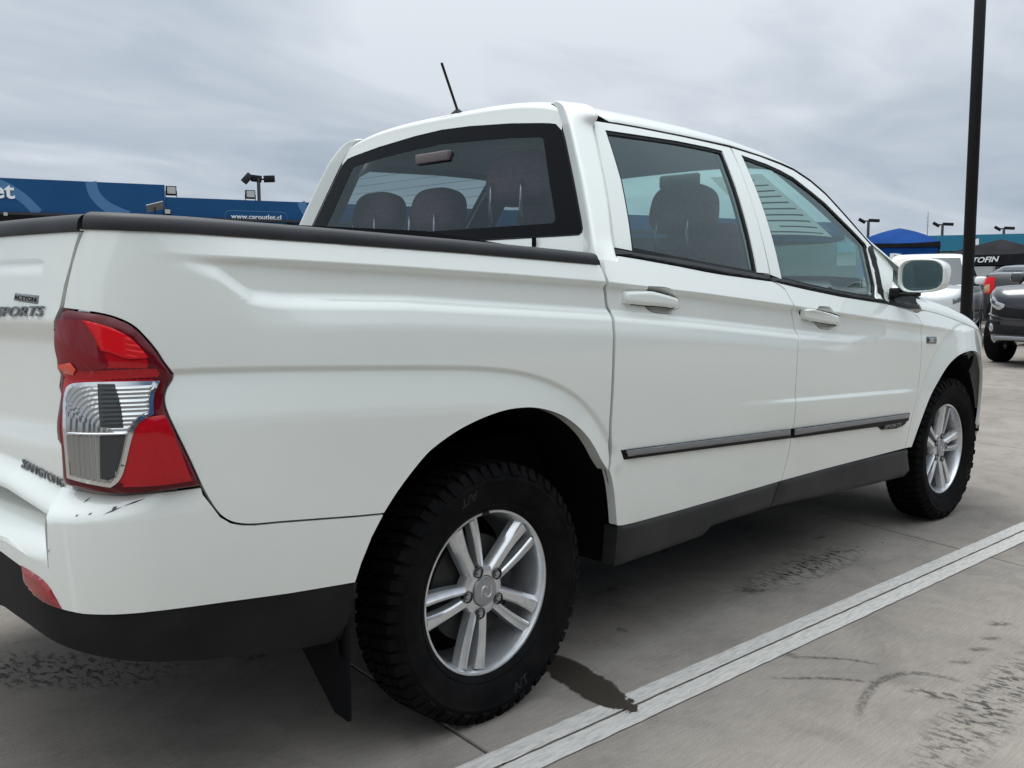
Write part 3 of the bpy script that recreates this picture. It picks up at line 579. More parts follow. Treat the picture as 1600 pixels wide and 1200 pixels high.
def stain(name,c,ax,ay,rot,m,z,kind='structure',pw=1.,n=18):
    V=[];F=[];fd=[]
    for i in range(n+1):
        for j in range(n+1):
            x,y=2*i/n-1,2*j/n-1; fd.append(max(0,1-(x*x+y*y)**.5)**pw); x*=ax;y*=ay
            V.append((c[0]+x*math.cos(rot)-y*math.sin(rot),c[1]+x*math.sin(rot)+y*math.cos(rot),z))
    for i in range(n):
        for j in range(n): q=i*(n+1)+j; F.append((q,q+n+1,q+n+2,q+1))
    return fade_mesh(name,V,F,fd,m,kind)
stain('wet_stain',(.352,-.90),.25,.068,math.radians(-106),WET,.0052,pw=.8)
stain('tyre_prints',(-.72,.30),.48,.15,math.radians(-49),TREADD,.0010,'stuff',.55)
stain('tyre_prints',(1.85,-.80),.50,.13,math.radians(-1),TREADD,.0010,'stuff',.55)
stain('tyre_prints',(1.05,-1.79),.75,.11,math.radians(3),TREADD,.0010,'stuff',1.0)
stain('tyre_prints',(.987,-1.66),.10,.035,math.radians(-72),TREADD,.0014,'stuff',.6)
for i,(x,y,r_) in enumerate(((1.70,-1.585,.05),(1.542,-1.614,.04),(1.42,-1.623,.045),(1.27,-1.618,.04),(1.42,-.80,.07),(1.06,-.42,.05),(-.25,.02,.12),(2.3,-.62,.05),(.75,-.72,.04),(.95,-1.22,.035),(3.3,-.7,.06),(2.9,-1.9,.08))):
    stain('oil_stain',(x,y),r_,r_*.45,.3+i*1.3 if i>3 else -.75,SPOTD,.0055 if i==9 else .0016,pw=.7,n=8)
def arcmark(pts,w,m=None):
    X=np.array(pts)
    for _ in range(3): X=np.concatenate([X[:1],np.stack([.75*X[:-1]+.25*X[1:],.25*X[:-1]+.75*X[1:]],1).reshape(-1,2),X[-1:]])
    t=np.linspace(0,len(X)-1,40); X=np.stack([np.interp(t,range(len(X)),X[:,i]) for i in (0,1)],1); V=[];F=[];fd=[]
    for i in range(40):
        d=X[min(i+1,39)]-X[max(i-1,0)]; q=np.array([-d[1],d[0]])/np.hypot(*d)
        for k in (-1,-.4,.4,1): V.append((*(X[i]+q*k*w),.0012)); fd.append((1 if abs(k)<.5 else 0)*math.sin(math.pi*(i+.5)/40)**.6)
        if i:
            for k in range(3): b_=4*(i-1)+k; F.append((b_,b_+1,b_+5,b_+4))
    return fade_mesh('scuff_mark',V,F,fd,SCUFF)
arcmark([(.94,-1.235),(.968,-1.255),(1.024,-1.327),(1.065,-1.39),(1.075,-1.45)],.012)
arcmark([(.76,-1.27),(.819,-1.331),(.885,-1.397),(.921,-1.458),(.955,-1.51)],.012)
arcmark([(.70,-1.56),(.782,-1.535),(.877,-1.513),(.964,-1.502),(1.044,-1.518),(1.098,-1.553),(1.122,-1.609),(1.13,-1.68)],.018)
# ------------------------------------------------------------------ the white pickup
T=tag(empty('pickup_truck'),'white double cab pickup truck with red tail lamps parked beside the worn painted line','pickup truck')
PK=lambda n: O[n]
SC0=float(np.interp(0,-PLAN[1][:1],[0])) if 0 else None
def s_center(P,rear=True):
    S,X,Wd,_=P; k=S<0 if rear else S>2.5
    s=S[k];w=Wd[k]
    return float(np.interp(0,w,s)) if rear else float(np.interp(0,w[::-1],s[::-1]))
SCA=s_center(PLAN); SCB=s_center(PLANB); SCF=s_center(PLAN,False)
def both(fn):
    for sd in (-1,1): fn(sd)
ARCH_R=[(.4168+0*i,0) for i in range(0)]
# inner dark shell behind the panel gaps
inner=[(-.86,1.20)]+[(x,float(belt(x))-.03) for x in np.arange(-.6,2.5,.2)]+[(2.62,1.0),(3.1,.90),(3.24,.80),(3.06,.86),(2.86,.80),(2.68,.66),(2.58,.46),(2.55,.40),(.50,.40),(.455,.56),(.40,.68),(.30,.78),(.18,.84),(.04,.865),(-.1,.845),(-.24,.78),(-.33,.70),(-.40,.62),(-.46,.52),(-.86,.55)]
for sd in (-1,1): panel('inner_body',inner,S_,DARK,T,sd,ru=.03,rv=.012,gap=0,depth=.002,off=-.017,rnd=False,bh=.04)
def smooth_line(p,it=3):
    p=np.array(p,float)
    for _ in range(it):
        q=[p[0]]
        for a,b in zip(p[:-1],p[1:]): q+= [a+.25*(b-a),a+.75*(b-a)]
        q.append(p[-1]); p=np.array(q)
    return p
OFFS=(-.020,-.010,-.005,-.002,0,.002,.004,.007,.011,.017,.026)
def lg(L_,a,b): 
    x=np.arange(a,b,.03); return np.stack([x,np.interp(x,*L_)],1)
BCG=[(lg(LINE_B,-.82,2.5),(.008,.002,-.002,-.005,-.009,-.013,-.017,-.022,-.028)),(lg(LINE_C,-.82,1.9),(.016,.010,.004,-.002,-.008,-.014,-.020,-.027,-.036,-.046))]
FG=[(np.array([(1.,.762),(1.462,.739),(2.536,.687)]),(.012,.007,.003,-.001,-.005,-.009,-.013,-.018))]
LINE_E=[tuple(q) for q in smooth_line(LINE_E,2)]; LINE_G=[tuple(q) for q in smooth_line(LINE_G,2)]
BEDO=[(a-.008 if a>.37 else a,b) for a,b in PK('bed')]
# bed
beds={}
for sd in (-1,1): beds[sd]=panel('bed_side',BEDO,S_,WHITE,T,sd,ru=.028,rv=.007,gap=.0025,depth=.04,guides=[(LINE_E,OFFS)]+BCG)
# front and rear wheel arches liners
for sd in (-1,1):
    for cx,cz,R_,ye in ((.02,.36,.505,-.885),(3.05,.36,.475,-.845)):
        m=MB(); m.lathe(([(R_+.045,ye+.012)] if cx>2 else [])+[(R_,ye),(R_,-.46),(.05,-.46)],(cx,0,cz),'y',40,math.radians(-6),math.radians(186))
        o=m.build('wheel_arch_liner',DARK,T); 
        if sd>0:
            for v in o.data.vertices: v.co.y*=-1
# tail lamps
REDU=mat('deep_red_lens',(.19,.004,.011),.10,coat=.6,spec=.15)
def lamp_ripple(s,z):
    zc,sc=.886,-.965
    a=np.maximum(0,sc-s); b=np.maximum(0,z-zc); r_=(a**4+b**4)**.25
    k=np.where(z>zc,r_,a+.02)
    return np.where(z>zc,.0014,.0024)*np.sin(k*2*math.pi/np.where(z>zc,.0080,.0094))
for sd in (-1,1):
    tl=panel('tail_lamp',PK('tail'),S_,REDD,T,sd,ru=.012,rv=.012,gap=.0015,off=-.002,dome=(.009,.010),depth=.03)
    tl2=inset(PK('tail'),.019)
    panel('lens',tl2,S_,RED,tl,sd,ru=.012,rv=.012,gap=0,off=.0065,dome=(.0012,.002),depth=0,bh=.008)
    panel('upper_bowl',PK('t_bowl'),S_,REDU,tl,sd,ru=.012,rv=.012,gap=0,off=.0084,dome=(.0012,.003),depth=0,bh=.006)
    panel('side_light',PK('t_bright'),S_,REDB,tl,sd,ru=.005,rv=.0022,gap=0,off=.0100,dome=(.0012,.003),depth=0,bh=.005,relief=lambda s,z:.0009*np.sin((z+.25*s)*2*math.pi/.010)*sst(-.955,-.935,s))
    panel('bulb_window',PK('t_spot'),S_,ORANGE,tl,sd,ru=.012,rv=.012,gap=0,off=.0112,dome=(.001,.003),depth=0,bh=.006)
    panel('reflector',PK('t_low'),S_,RED,tl,sd,ru=.012,rv=.012,gap=0,off=.0084,dome=(.0015,.003),depth=0,bh=.006)
    cl=inset(PK('t_clear'),-.001)
    panel('lamp_rim',inset(PK('t_clear'),-.003),S_,CHROME,tl,sd,ru=.008,rv=.008,gap=0,off=.0104,dome=(.0020,.003),depth=.002,bh=.005,holes=[inset(PK('t_clear'),.0045)])
    panel('reversing_lens',inset(PK('t_clear'),.0025),S_,CLEAR,tl,sd,ru=.0024,rv=.0024,gap=0,off=.0096,dome=(.0012,.003),depth=0,relief=lamp_ripple,bh=.0035)
    for nm in ('t_dark1','t_dark2'):
        panel('bulb_shade',PK(nm),S_,SMOKE,tl,sd,ru=.004,rv=.0024,gap=0,off=.0124,dome=(.0008,.003),depth=0,relief=(lambda s,z:.5*lamp_ripple(s,z)),bh=.0035)
    b=MB()
    bar=[(s,.8865) for s in np.linspace(-1.047,-.945,14)]
    X=S_(np.array([q[0] for q in bar]),np.array([q[1] for q in bar]),np.full(14,.0140))
    if sd>0: X[:,1]*=-1
    b.tube(X,.0026,6).build('lens_divider',CHROME,tl,True)
# tailgate
def DG(s,z):
    s=np.asarray(s,float); z=np.asarray(z,float)
    d=-.10*np.maximum(0,z-1.09)-.030*sst(1.092,1.03,z)*sst(.80,.90,z)*0
    d=d-.020*sst(1.095,1.045,z)+.010*sst(.90,.83,z)+.034*sst(.055,.008,z-np.interp(s,[-1.5,-1.27,-1.09],[.772,.752,.712]))
    # pressed handle ledge
    k=sst(-1.150,-1.158,s)
    d=d-.006*k*sst(1.209,1.206,z)*sst(1.178,1.204,z)
    return d
SG=onside(DG)
gs=[(-1.0442,1.2339),(-1.0583,1.1963),(-1.0755,1.155),(-1.0860,1.1165)]
gate=[(-1.0300,1.2640)]+[(a,b) for a,b in gs]+[(-1.1125,1.079),(-1.110,1.017),(-1.0885,.926),(-1.0845,.854),(-1.0855,.783),(-1.095,.713),(-1.18,.733),(-1.27,.752),(-1.5,.772),(SCA,.775),(SCA,1.262)]
TG=panel('tailgate',gate,SG,WHITE,T,-1,ru=.02,rv=.006,gap=.002,depth=.03,sym=SCA+.002,rnd=False)
# put the centre edge exactly on the middle
for v in TG.data.vertices:
    if abs(v.co.y)<.0045: v.co.y=0
def capsweep(path,prof,name,m,parent):
    """profile (out,up) swept along points with outward normals"""
    G=[]
    for (p,n) in path: G.append([(p[0]+n[0]*a,p[1]+n[1]*a,p[2]+b) for a,b in prof])
    o=grid(name,G,m,parent); bm=bmesh.new(); bm.from_mesh(o.data); bmesh.ops.holes_fill(bm,edges=[e for e in bm.edges if e.is_boundary]); bmesh.ops.recalc_face_normals(bm,faces=bm.faces[:]); bm.to_mesh(o.data); bm.free(); return autosmooth(o,50)
RAILZ=([-1.03,-.93,-.80,-.52,-.13,.15,.40],[1.2655,1.2625,1.2610,1.2515,1.2375,1.2255,1.2145])
prof=[(-.03,-.004),(.004,-.004),(.006,.001),(.0045,.012),(.001,.020),(-.007,.0265),(-.02,.030),(-.06,.031),(-.075,.028),(-.078,-.004)]
for sd in (-1,1):
    pth=[]
    for s in np.linspace(-1.026,.392,60):
        z=float(np.interp(s,*RAILZ)); X=S_(np.array([s]),np.array([z]),np.array([0.]))[0]; X2=S_(np.array([s]),np.array([z]),np.array([1.]))[0]; n=X2-X
        pth.append(((X[0],X[1]*-sd,z),(n[0],n[1]*-sd)))
    capsweep(pth,prof,'rail_cap',RAILP,beds[sd])
pth=[]
for s in np.linspace(-1.0345,2*SCA+1.0345,50):
    q=s if s>SCA else 2*SCA-s; z=1.262+.003*sst(SCA,-1.03,q)-.004; X=SG(np.array([q]),np.array([z]),np.array([0.]))[0]; X2=SG(np.array([q]),np.array([z]),np.array([1.]))[0]; n=X2-X
    sg=1 if s>SCA else -1; pth.append(((X[0],X[1]*sg,z),(n[0],n[1]*sg)))
capsweep(pth,prof,'rail_cap',RAILP,TG)
# tailgate writing
bd=[(-1.253,1.1295),(-1.160,1.1225),(-1.157,1.1395),(-1.250,1.1445)]
bdo=panel('trim_badge',bd,SG,GREYT,TG,-1,ru=.01,rv=.005,gap=0,dome=(.003,.002),depth=.004,rnd=False)
letter_on('badge_lettering','ACTYON',.012,SG,-1.245,1.1325,DARK,bdo,off=.0033,width=.080,bold=0,slope=-.06,depth=.0004)
letter_on('model_lettering','SPORTS',.027,SG,-1.318,1.0975,BADGE,TG,off=.003,width=.185,shear=.3,bold=.0003,slope=.02)
letter_on('maker_lettering','SSANGYONG',.024,SG,-1.262,.7950,BADGE,TG,off=.003,width=.150,bold=0,slope=-.17)
hd=[(SCA,.985),(SCA,1.035),(SCA+.16,1.035),(SCA+.175,1.02),(SCA+.16,.985)]
panel('tailgate_handle',hd,SG,BLACKP,TG,-1,ru=.02,rv=.02,gap=0,dome=(.010,.008),depth=.01,sym=SCA,rnd=False)
# bed tub
tub=MB(); tub.box((-.97,-.70,.90),(.37,.70,.92)); tub.box((.35,-.72,.90),(.385,.72,1.20)); tub.box((-.95,-.80,.90),(.37,-.76,1.22)); tub.box((-.95,.76,.90),(.37,.80,1.22)); tub.box((-.985,-.74,.74),(-.965,.74,1.22))
tub.build('bed_tub',BLACKP,T)
# rear bumper
b_side=PK('bump_side'); b_bot=PK('bump_bot'); b_low=PK('bump_low')
ridge=[(-1.115,.631),(-1.192,.650),(-1.273,.664),(SCB,.668)]
bump=PK('bump_top')[::-1]; bump=bump[::-1]
outline=[tuple(q) for q in PK('bump_top')]            # from the lamp corner forward along the seam to the arch
outline+=[tuple(q) for q in b_side[1:]]+[tuple(q) for q in b_bot[1:]]+[(-1.118,.578),(-1.150,.600),(-1.205,.616),(-1.28,.634),(SCB,.640)]
outline+=[(SCB,.668),(-1.273,.664),(-1.192,.650),(-1.117,.631),(-1.1125,.7107)]
outline+=[tuple(q) for q in PK('bump_tl')[::-1]][0:]
BP_=panel('rear_bumper',outline,SBm,WHITE,T,-1,ru=.016,rv=.008,gap=.002,depth=.03,sym=SCB,rnd=False)
for v in BP_.data.vertices:
    if abs(v.co.y)<.005: v.co.y=0
def DS(s,z):
    return DB(s,np.minimum(z,.668))*0-.10*np.maximum(0,.70-np.minimum(z,.66))**1.5-.085*sst(.640,.735,z)-.02*sst(.70,.74,z)
st=[(-1.117,.629),(-1.192,.648),(-1.273,.662),(SCB,.666),(SCB,.80),(-1.1115,.78)]
panel('step_pad',st,onside(DS,PLANB),WHITE,BP_,-1,ru=.02,rv=.006,gap=0,depth=0,sym=SCB,rnd=False)
# side wall of the step recess
for sd in (-1,1):
    zz_=np.linspace(.630,.765,14); a=SBm(np.full(14,-1.1165),zz_,np.full(14,-.001)); c=onside(DS,PLANB)(np.full(14,-1.1165),zz_,np.full(14,-.02)); 
    G=np.stack([a,.5*(a+c),c],1); G[:,:,1]*=-sd; grid('recess_side',G,WHITE,BP_,flip=sd>0)
tr=[tuple(q) for q in b_bot]+[(-1.118,.578),(-1.150,.600),(-1.205,.616),(-1.28,.634),(SCB,.640),(SCB,.50),(-1.302,.515),(-1.2075,.497),(-1.1185,.476),(-1.0679,.463),(-1.018,.450),(-.9688,.4377)]+[tuple(q) for q in PK('trim_bot')[::-1][1:]]
TR=panel('lower_trim',tr,STm,BLACKP,BP_,-1,ru=.02,rv=.012,gap=.0008,depth=.06,sym=SCB,rnd=False)
for sd in (-1,1):
    panel('fog_reflector',PK('refl'),SBm,REDR,BP_,sd,ru=.008,rv=.008,gap=0,off=.001,dome=(.005,.005),depth=.01,bh=.008)
# scrapes on the bumper corner
sc_=[((-1.045,.752),(-1.030,.762)),((-1.052,.731),(-1.046,.734)),((-1.028,.733),(-1.02,.737)),((-1.0,.733),(-.965,.745)),((-.965,.745),(-.92,.757)),((-.985,.739),(-.975,.746)),((-1.11,.66),(-1.107,.667))]
m=MB()
for i,(a,c) in enumerate(sc_):
    w=.0012 if i!=5 else .003; d=np.array(c)-np.array(a); q=np.array([-d[1],d[0]])/np.hypot(*d)*w; pts=[a,np.array(a)*.5+np.array(c)*.5+q,c,np.array(a)*.5+np.array(c)*.5-q]
    X=SBm(np.array([p[0] for p in pts]),np.array([p[1] for p in pts]),np.full(4,.0012)); mk('scratch',X,[(0,1,2,3)],SCRAPE,BP_,False)
# mud flaps
for sd in (-1,1):
    for P_ in ([(-.47,-.895,.155),(-.47,-.84,.16),(-.47,-.68,.30),(-.47,-.66,.50),(-.47,-.895,.50)],[(3.52,-.865,.38),(3.52,-.74,.38),(3.52,-.74,.50),(3.52,-.865,.50)]):
        m=MB(); n=len(P_); m.add(P_+[(x+.012,y,z) for x,y,z in P_],[tuple(range(n)),tuple(range(2*n-1,n-1,-1))]+[(i,i+n,(i+1)%n+n,(i+1)%n) for i in range(n)]); o=bev(m.build('mud_flap',DARK,T),.003,2)
        if sd>0: o.scale=(1,-1,1)
# ---------------- doors
def door(nm,skin,frame,hole,strip_,sd,cup):
    d=panel(nm,PK(skin),S_,WHITE,T,sd,ru=.03,rv=.007,gap=.0022,depth=.03,holes=[PK(cup)],guides=BCG+FG)
    fr=panel('window_frame',PK(frame),S_,WHITE,d,sd,ru=.03,rv=.02,gap=.0018,depth=.03,holes=[PK(hole)],rnd=False)
    h=ccw(PK(hole)); panel('window_seal',inset(h,-.003),S_,BLACKP,d,sd,ru=.03,rv=.02,gap=0,off=-.005,depth=.012,holes=[inset(h,.012)],rnd=False)
    panel('window_glass',inset(h,.006),S_,GLASS,d,sd,ru=.04,rv=.03,gap=0,off=-.011,depth=.004,rnd=False)
    panel('weather_strip',PK(strip_),S_,BLACKP,d,sd,ru=.03,rv=.005,gap=0,off=-.003,dome=(.007,.005),depth=.015,rnd=False)
    return d
def handle(d,cup,bar,sd):
    h=panel('door_handle',PK(bar),S_,WHITE,d,sd,ru=.006,rv=.004,gap=0,off=.002,dome=(.019,.012),depth=.003,bh=.008)
    panel('handle_gap_line',inset(PK(bar),-.0022),S_,DARK,h,sd,ru=.02,rv=.02,gap=0,off=.0007,depth=.002,holes=[inset(PK(bar),.004)])  # dark ring drawn in for the shaded gap around the grip
    panel('handle_gap_line',inset(PK(cup),-.0014),S_,DARK,h,sd,ru=.01,rv=.01,gap=0,off=-.008,depth=.004,holes=[inset(PK(cup),.002)])  # likewise a dark outline for the shaded gap around the cup
    cx=np.mean(PK(cup),0); 
    panel('handle_cup',inset(PK(cup),.0016),S_,WHITE,h,sd,ru=.005,rv=.004,gap=0,off=-.0005,depth=0,dome=(-.015,.022),bh=.008)
for sd in (-1,1):
    rd=door('rear_door','rdoor','rframe','rhole','rstrip',sd,'rh_cup'); fd=door('front_door','fdoor','fframe','fhole','fstrip',sd,'fh_cup')
    handle(rd,'rh_cup','rh_bar',sd); handle(fd,'fh_cup','fh_bar',sd)
    for d,a,b in ((rd,'rmold','rmold2'),(fd,'fmold','fmold2')):
        mo=panel('side_moulding',PK(a),S_,BLACKP,d,sd,ru=.03,rv=.006,gap=0,dome=(.012,.007),depth=.004,rnd=False)
        panel('moulding_insert',PK(b),S_,GREYT,mo,sd,ru=.03,rv=.005,gap=0,off=.0118,dome=(.0025,.004),depth=.003,rnd=False)
        if d is fd and sd<0: letter_on('moulding_lettering','SPORTS',.021,S_,2.215,.5455,BADGE,mo,off=.0125,width=.17,shear=.25,bold=.0006,slope=-.03)
    k=[(1.4470,.632),(1.4640,.630),(1.4690,.5945),(1.4520,.594)]
    panel('moulding_end_cap',k,S_,DARK,rd,sd,ru=.02,rv=.02,gap=0,dome=(.008,.003),depth=.002,rnd=False)
# sill cladding, two lengths with a seam
for sd in (-1,1):
    so_=PK('sill'); ss=PK('sillseam')
    A=[so_[0],so_[1],so_[2],(ss[0][0]-.002,ss[0][1]),(ss[1][0]-.002,ss[1][1]),so_[10],so_[11],so_[12]]
    B=[(ss[0][0]+.002,ss[0][1]),so_[4],so_[5],so_[6],so_[7],so_[8],so_[9],(ss[1][0]+.002,ss[1][1])]
    for q in (A,B): panel('sill_cladding',q,S_,SILLP,T,sd,ru=.04,rv=.012,gap=.001,off=-.004,dome=(.010,.012),depth=.05,rnd=False)
# front fender with its marker lamp
fend=[tuple(q) for q in PK('fender')]
# fender outline: rear edge upward, then top edge forward, front, arch back
top=[(2.53,1.030),(2.58,1.020),(2.645,1.036),(2.80,1.018),(3.0,.985),(3.2,.947),(3.4,.905),(3.5,.880),(3.56,.862)]
fr_=[(3.62,.80),(3.65,.70),(3.65,.60),(3.63,.48),(3.61,.40),(3.52,.395)]
ar_=[(3.485,.42),(3.50,.50),(3.485,.60),(3.435,.695),(3.36,.762),(3.27,.806),(3.17,.826)]+[tuple(q) for q in PK('farch')[:7][::-1]]
for sd in (-1,1):
    F_=panel('front_fender',fend+top[1:]+fr_+ar_,S_,WHITE,T,sd,ru=.025,rv=.008,gap=.002,depth=.014,guides=[(LINE_G,OFFS)])
    mk_=panel('side_marker',PK('rep'),S_,BADGE,F_,sd,ru=.01,rv=.01,gap=0,off=.001,dome=(.006,.008),depth=.004)
    panel('marker_lens',inset(PK('rep'),.007),S_,CLEAR,mk_,sd,ru=.01,rv=.01,gap=0,off=.0065,dome=(.003,.006),depth=0)
    panel('cowl_corner',[(2.300,1.068),(2.385,1.096),(2.46,1.10),(2.66,1.093),(2.642,1.040),(2.56,1.040),(2.50,1.046)],S_,BLACKP,T,sd,ru=.03,rv=.01,gap=.001,off=.002,depth=.02,rnd=False)
# ------------------------------------------------------------------ cab
WX=lambda z: .457+.27*(np.asarray(z,float)-1.2)
def WALL(u,v,o): # u=y across, v=z, o outwards (to the rear)
    u=np.asarray(u,float); v=np.asarray(v,float)
    return np.stack([WX(v)-o, u, v+0*u],-1)
# seen from behind, +u must run to the right: use u=-y
WALLF=lambda u,v,o: WALL(-np.asarray(u,float),v,o)
def sym_poly(half): return [(a,b) for a,b in half]+[(-a,b) for a,b in half[::-1] if abs(a)>1e-6]
win=[(0,1.709),(.15,1.7035),(.36,1.687),(.50,1.6705),(.560,1.662),(.582,1.654),(.597,1.640),(.62,1.600),(.692,1.459),(.745,1.350),(.757,1.322),(.757,1.312),(.748,1.306),(.5,1.305),(0,1.305)]
inn=[(0,1.658),(.36,1.639),(.50,1.626),(.522,1.620),(.530,1.605),(.585,1.48),(.640,1.362),(.641,1.350),(.632,1.344),(.4,1.344),(0,1.344)]
wallp=[(0,1.760),(.286,1.752),(.45,1.738),(.535,1.722),(.575,1.700),(.607,1.640),(.703,1.459),(.768,1.322),(.785,1.29),(.80,1.20),(.82,1.0),(0,1.0)]
RWALL=panel('cab_rear_wall',sym_poly(wallp),WALLF,WHITE,T,-1,ru=.05,rv=.04,gap=0,depth=.03,off=-.004,holes=[inset(sym_poly(win),-.003)],rnd=False)
rs=panel('window_seal',inset(sym_poly(win),-.004),WALLF,BLACKP,RWALL,-1,ru=.05,rv=.05,gap=0,off=-.003,depth=.02,holes=[inset(sym_poly(win),.006)],rnd=False)
rwg=panel('rear_window',inset(sym_poly(win),.003),WALLF,FRIT,RWALL,-1,ru=.05,rv=.05,gap=0,off=-.002,depth=.006,holes=[sym_poly(inn)],rnd=False)
panel('window_glass',inset(sym_poly(inn),-.002),WALLF,REARG,rwg,-1,ru=.05,rv=.05,gap=0,off=-.003,depth=.004,rnd=False)
m=MB()
for z in np.linspace(1.365,1.60,9):
    w=.50-(z-1.344)*.43+.12; m.box((float(WX(z))+.004,-w,z-.0005),(float(WX(z))+.0047,w,z+.0005))
m.build('heater_line',BLACKP,rwg)
for sd in (-1,1):
    m=MB(); x=float(WX(1.25)); m.box((float(WX(1.26))-.0062,sd*.577-.002,1.20),(float(WX(1.26))+.01,sd*.577+.002,1.302)); m.build('panel_seam',DARK,RWALL)
m=MB(); m.box((.51,-.095,1.605),(.56,.085,1.640)); lb=bev(m.build('high_brake_lamp',mat('lamp_housing',(.15,.125,.125),.6),T),.004); lb.location=(.045,0.02,-.012)
m=MB(); m.box((.5455,-.058,1.602),(.553,.093,1.620)); m.build('brake_lamp_lens',mat('dim_red_lens',(.05,.025,.027),.3),lb)
# C pillars
cB=PK('cB'); cC=O['cC']
def interp3(P,t): P=np.asarray(P,float); k=np.linspace(0,1,len(P)); return np.array([np.interp(t,k,P[:,i]) for i in range(P.shape[1])])
def wA(z): return float(np.interp(z,[1.18,1.22,1.30,1.324,1.459,1.60,1.646,1.70],[.79,.79,.775,.766,.701,.629,.605,.578]))
rowsC=[]
Bz=[q[1] for q in cB]; Bs=[q[0] for q in cB]; Cz=[q[2] for q in cC]
for z in np.linspace(1.19,1.655,16):
    sB=float(np.interp(z,Bz[::-1],Bs[::-1]))-.003; B=S_(np.array([sB]),np.array([z]),np.array([0.]))[0]; B[1]=-B[1]
    C=np.array([np.interp(z,Cz[::-1],[q[0] for q in cC][::-1]),-np.interp(z,Cz[::-1],[q[1] for q in cC][::-1]),z]); A=np.array([float(WX(z)),wA(z),z])
    rowsC.append((A,C,B))
sB=float(Bs[0])-.003
rowsC.append((np.array([.590,.578,1.690]),np.array([.566,.632,1.690]),np.array([.650,.697,1.672])))
rowsC.append((np.array([.600,.556,1.716]),np.array([.578,.606,1.717]),np.array([.655,.682,1.694])))
rowsC.append((np.array([.606,.538,1.728]),np.array([.590,.576,1.731]),np.array([.665,.655,1.713])))
rowsC.append((np.array([.612,.522,1.734]),np.array([.604,.548,1.740]),np.array([.675,.615,1.729])))
rowsC.append((np.array([.625,.508,1.734]),np.array([.622,.520,1.737]),np.array([.690,.570,1.738])))
rowsC.append((np.array([.640,.490,1.728]),np.array([.645,.500,1.728]),np.array([.700,.540,1.728])))
def crow(A,C,B,n=15):
    o=[]; k=.26
    P1=C+(A-C)*k; P2=C+(B-C)*k*.7
    for t in np.linspace(0,1,5)[:-1]: o.append(A+(P1-A)*t)
    for t in np.linspace(0,1,7)[:-1]: o.append((1-t)**2*P1+2*t*(1-t)*C+t*t*P2)
    for t in np.linspace(0,1,6): 
        p=P2+(B-P2)*t; o.append(p)
    return o
for sd in (-1,1):
    G=np.array([crow(*q) for q in rowsC]); G[:,:,1]*=sd
    # turned-in edge at the door
    e=G[:,-1:].copy(); e[:,:,0]+=.010; e[:,:,1]-=sd*.022; e[:,:,2]-=.004; G2=np.concatenate([G,e],1)
    pl=grid('cab_corner_pillar',G2,WHITE,T,flip=sd<0); 
    md=pl.modifiers.new('s','SUBSURF'); md.levels=2; md.render_levels=2
# roof, windscreen and screen pillars share one surface: gutter line -> crown
gp=PK('gutter'); GS=[q[0] for q in gp]; GZ=[q[1] for q in gp]
gx=[];gw=[];gz=[]
for s,z in gp:
    X=S_(np.array([s]),np.array([z]),np.array([0.]))[0]; gx.append(X[0]);gw.append(-X[1]);gz.append(X[2])
gx+=[2.60,2.80]; gw+=[.835,.865]; gz+=[1.205,1.075]
gx=[.55]+gx; gw=[.712]+gw; gz=[1.668]+gz
CRX=[.55,.60,.66,.78,1.0,1.3,1.6,1.80,1.95,2.2,2.5,2.8]; CRZ=[1.752,1.764,1.772,1.778,1.782,1.779,1.762,1.738,1.69,1.555,1.375,1.195]
def GTOP(x,v):
    x=np.asarray(x,float); v=np.asarray(v,float); w=np.interp(x,gx,gw); z0=np.interp(x,gx,gz); zc=np.interp(x,CRX,CRZ)
    z=z0+(zc-z0)*np.maximum(0,1-np.abs(v)**3.2)**.60
    return np.stack([x+0*v,v*w,z],-1)
vs=np.sin(np.linspace(-math.pi/2,math.pi/2,45)); vs=np.sign(vs)*np.abs(vs)**.9
xs=np.r_[.660,np.linspace(.70,1.80,24),1.86,1.90]
G=np.array([GTOP(np.full(len(vs),x),vs*float(np.interp(x,[.60,.66,.74],[.76,.80,1.0]))) for x in xs])
ROOF=grid('roof',G,WHITE,T,flip=True)
# rear header: from the window seal up the wall and over into the roof
ys=np.linspace(-.60,.60,41); wt_=[q for q in win[:8]]; rows=[]
for y in ys:
    zw=float(np.interp(abs(y),[q[0] for q in wt_],[q[1] for q in wt_]))+.0015; w0=float(np.interp(.665,gx,gw)); P3=GTOP(np.array([.665]),np.array([y/w0]))[0]; P4=GTOP(np.array([.70]),np.array([y/float(np.interp(.70,gx,gw))]))[0]
    zt=P3[2]-.030; col=[]
    for t in np.linspace(0,1,5)[:-1]:
        z=zw+(zt-zw)*t; col.append((float(WX(z))+.0015,y,z))
    xa=float(WX(zt))+.0015
    for t in np.linspace(0,math.pi/2,9): col.append((P3[0]-(P3[0]-xa)*(1-math.sin(t)),y,zt+.030*(1-math.cos(t)) if 0 else P3[2]-.030*(math.cos(t))))
    col.append((P4[0],P4[1],P4[2]-.0005)); rows.append(col)
# quarter ellipse: tangent to the wall at its foot and to the roof at its head
R3=np.array(rows); n9=9
for i in range(R3.shape[0]):
    xa,za=R3[i,4,0],R3[i,4,2]; xb,zb_=R3[i,12,0],R3[i,12,2]
    for k,t in enumerate(np.linspace(0,math.pi/2,n9)): R3[i,4+k,0]=xb-(xb-xa)*math.cos(t); R3[i,4+k,2]=za+(zb_-za)*math.sin(t)
grid('rear_header',R3,WHITE,ROOF,flip=False)
dn=[]
for sd in (-1,1):
    x=np.linspace(.70,2.40,40); a=GTOP(x,np.full(40,float(sd))); b=a.copy(); b[:,1]-=sd*.03; b[:,2]-=.004
    c=a.copy(); c[:,2]-=.006; c[:,1]-=sd*.001
    grid('gutter_strip',np.stack([a,c,b],1),BLACKP,ROOF,flip=sd>0)
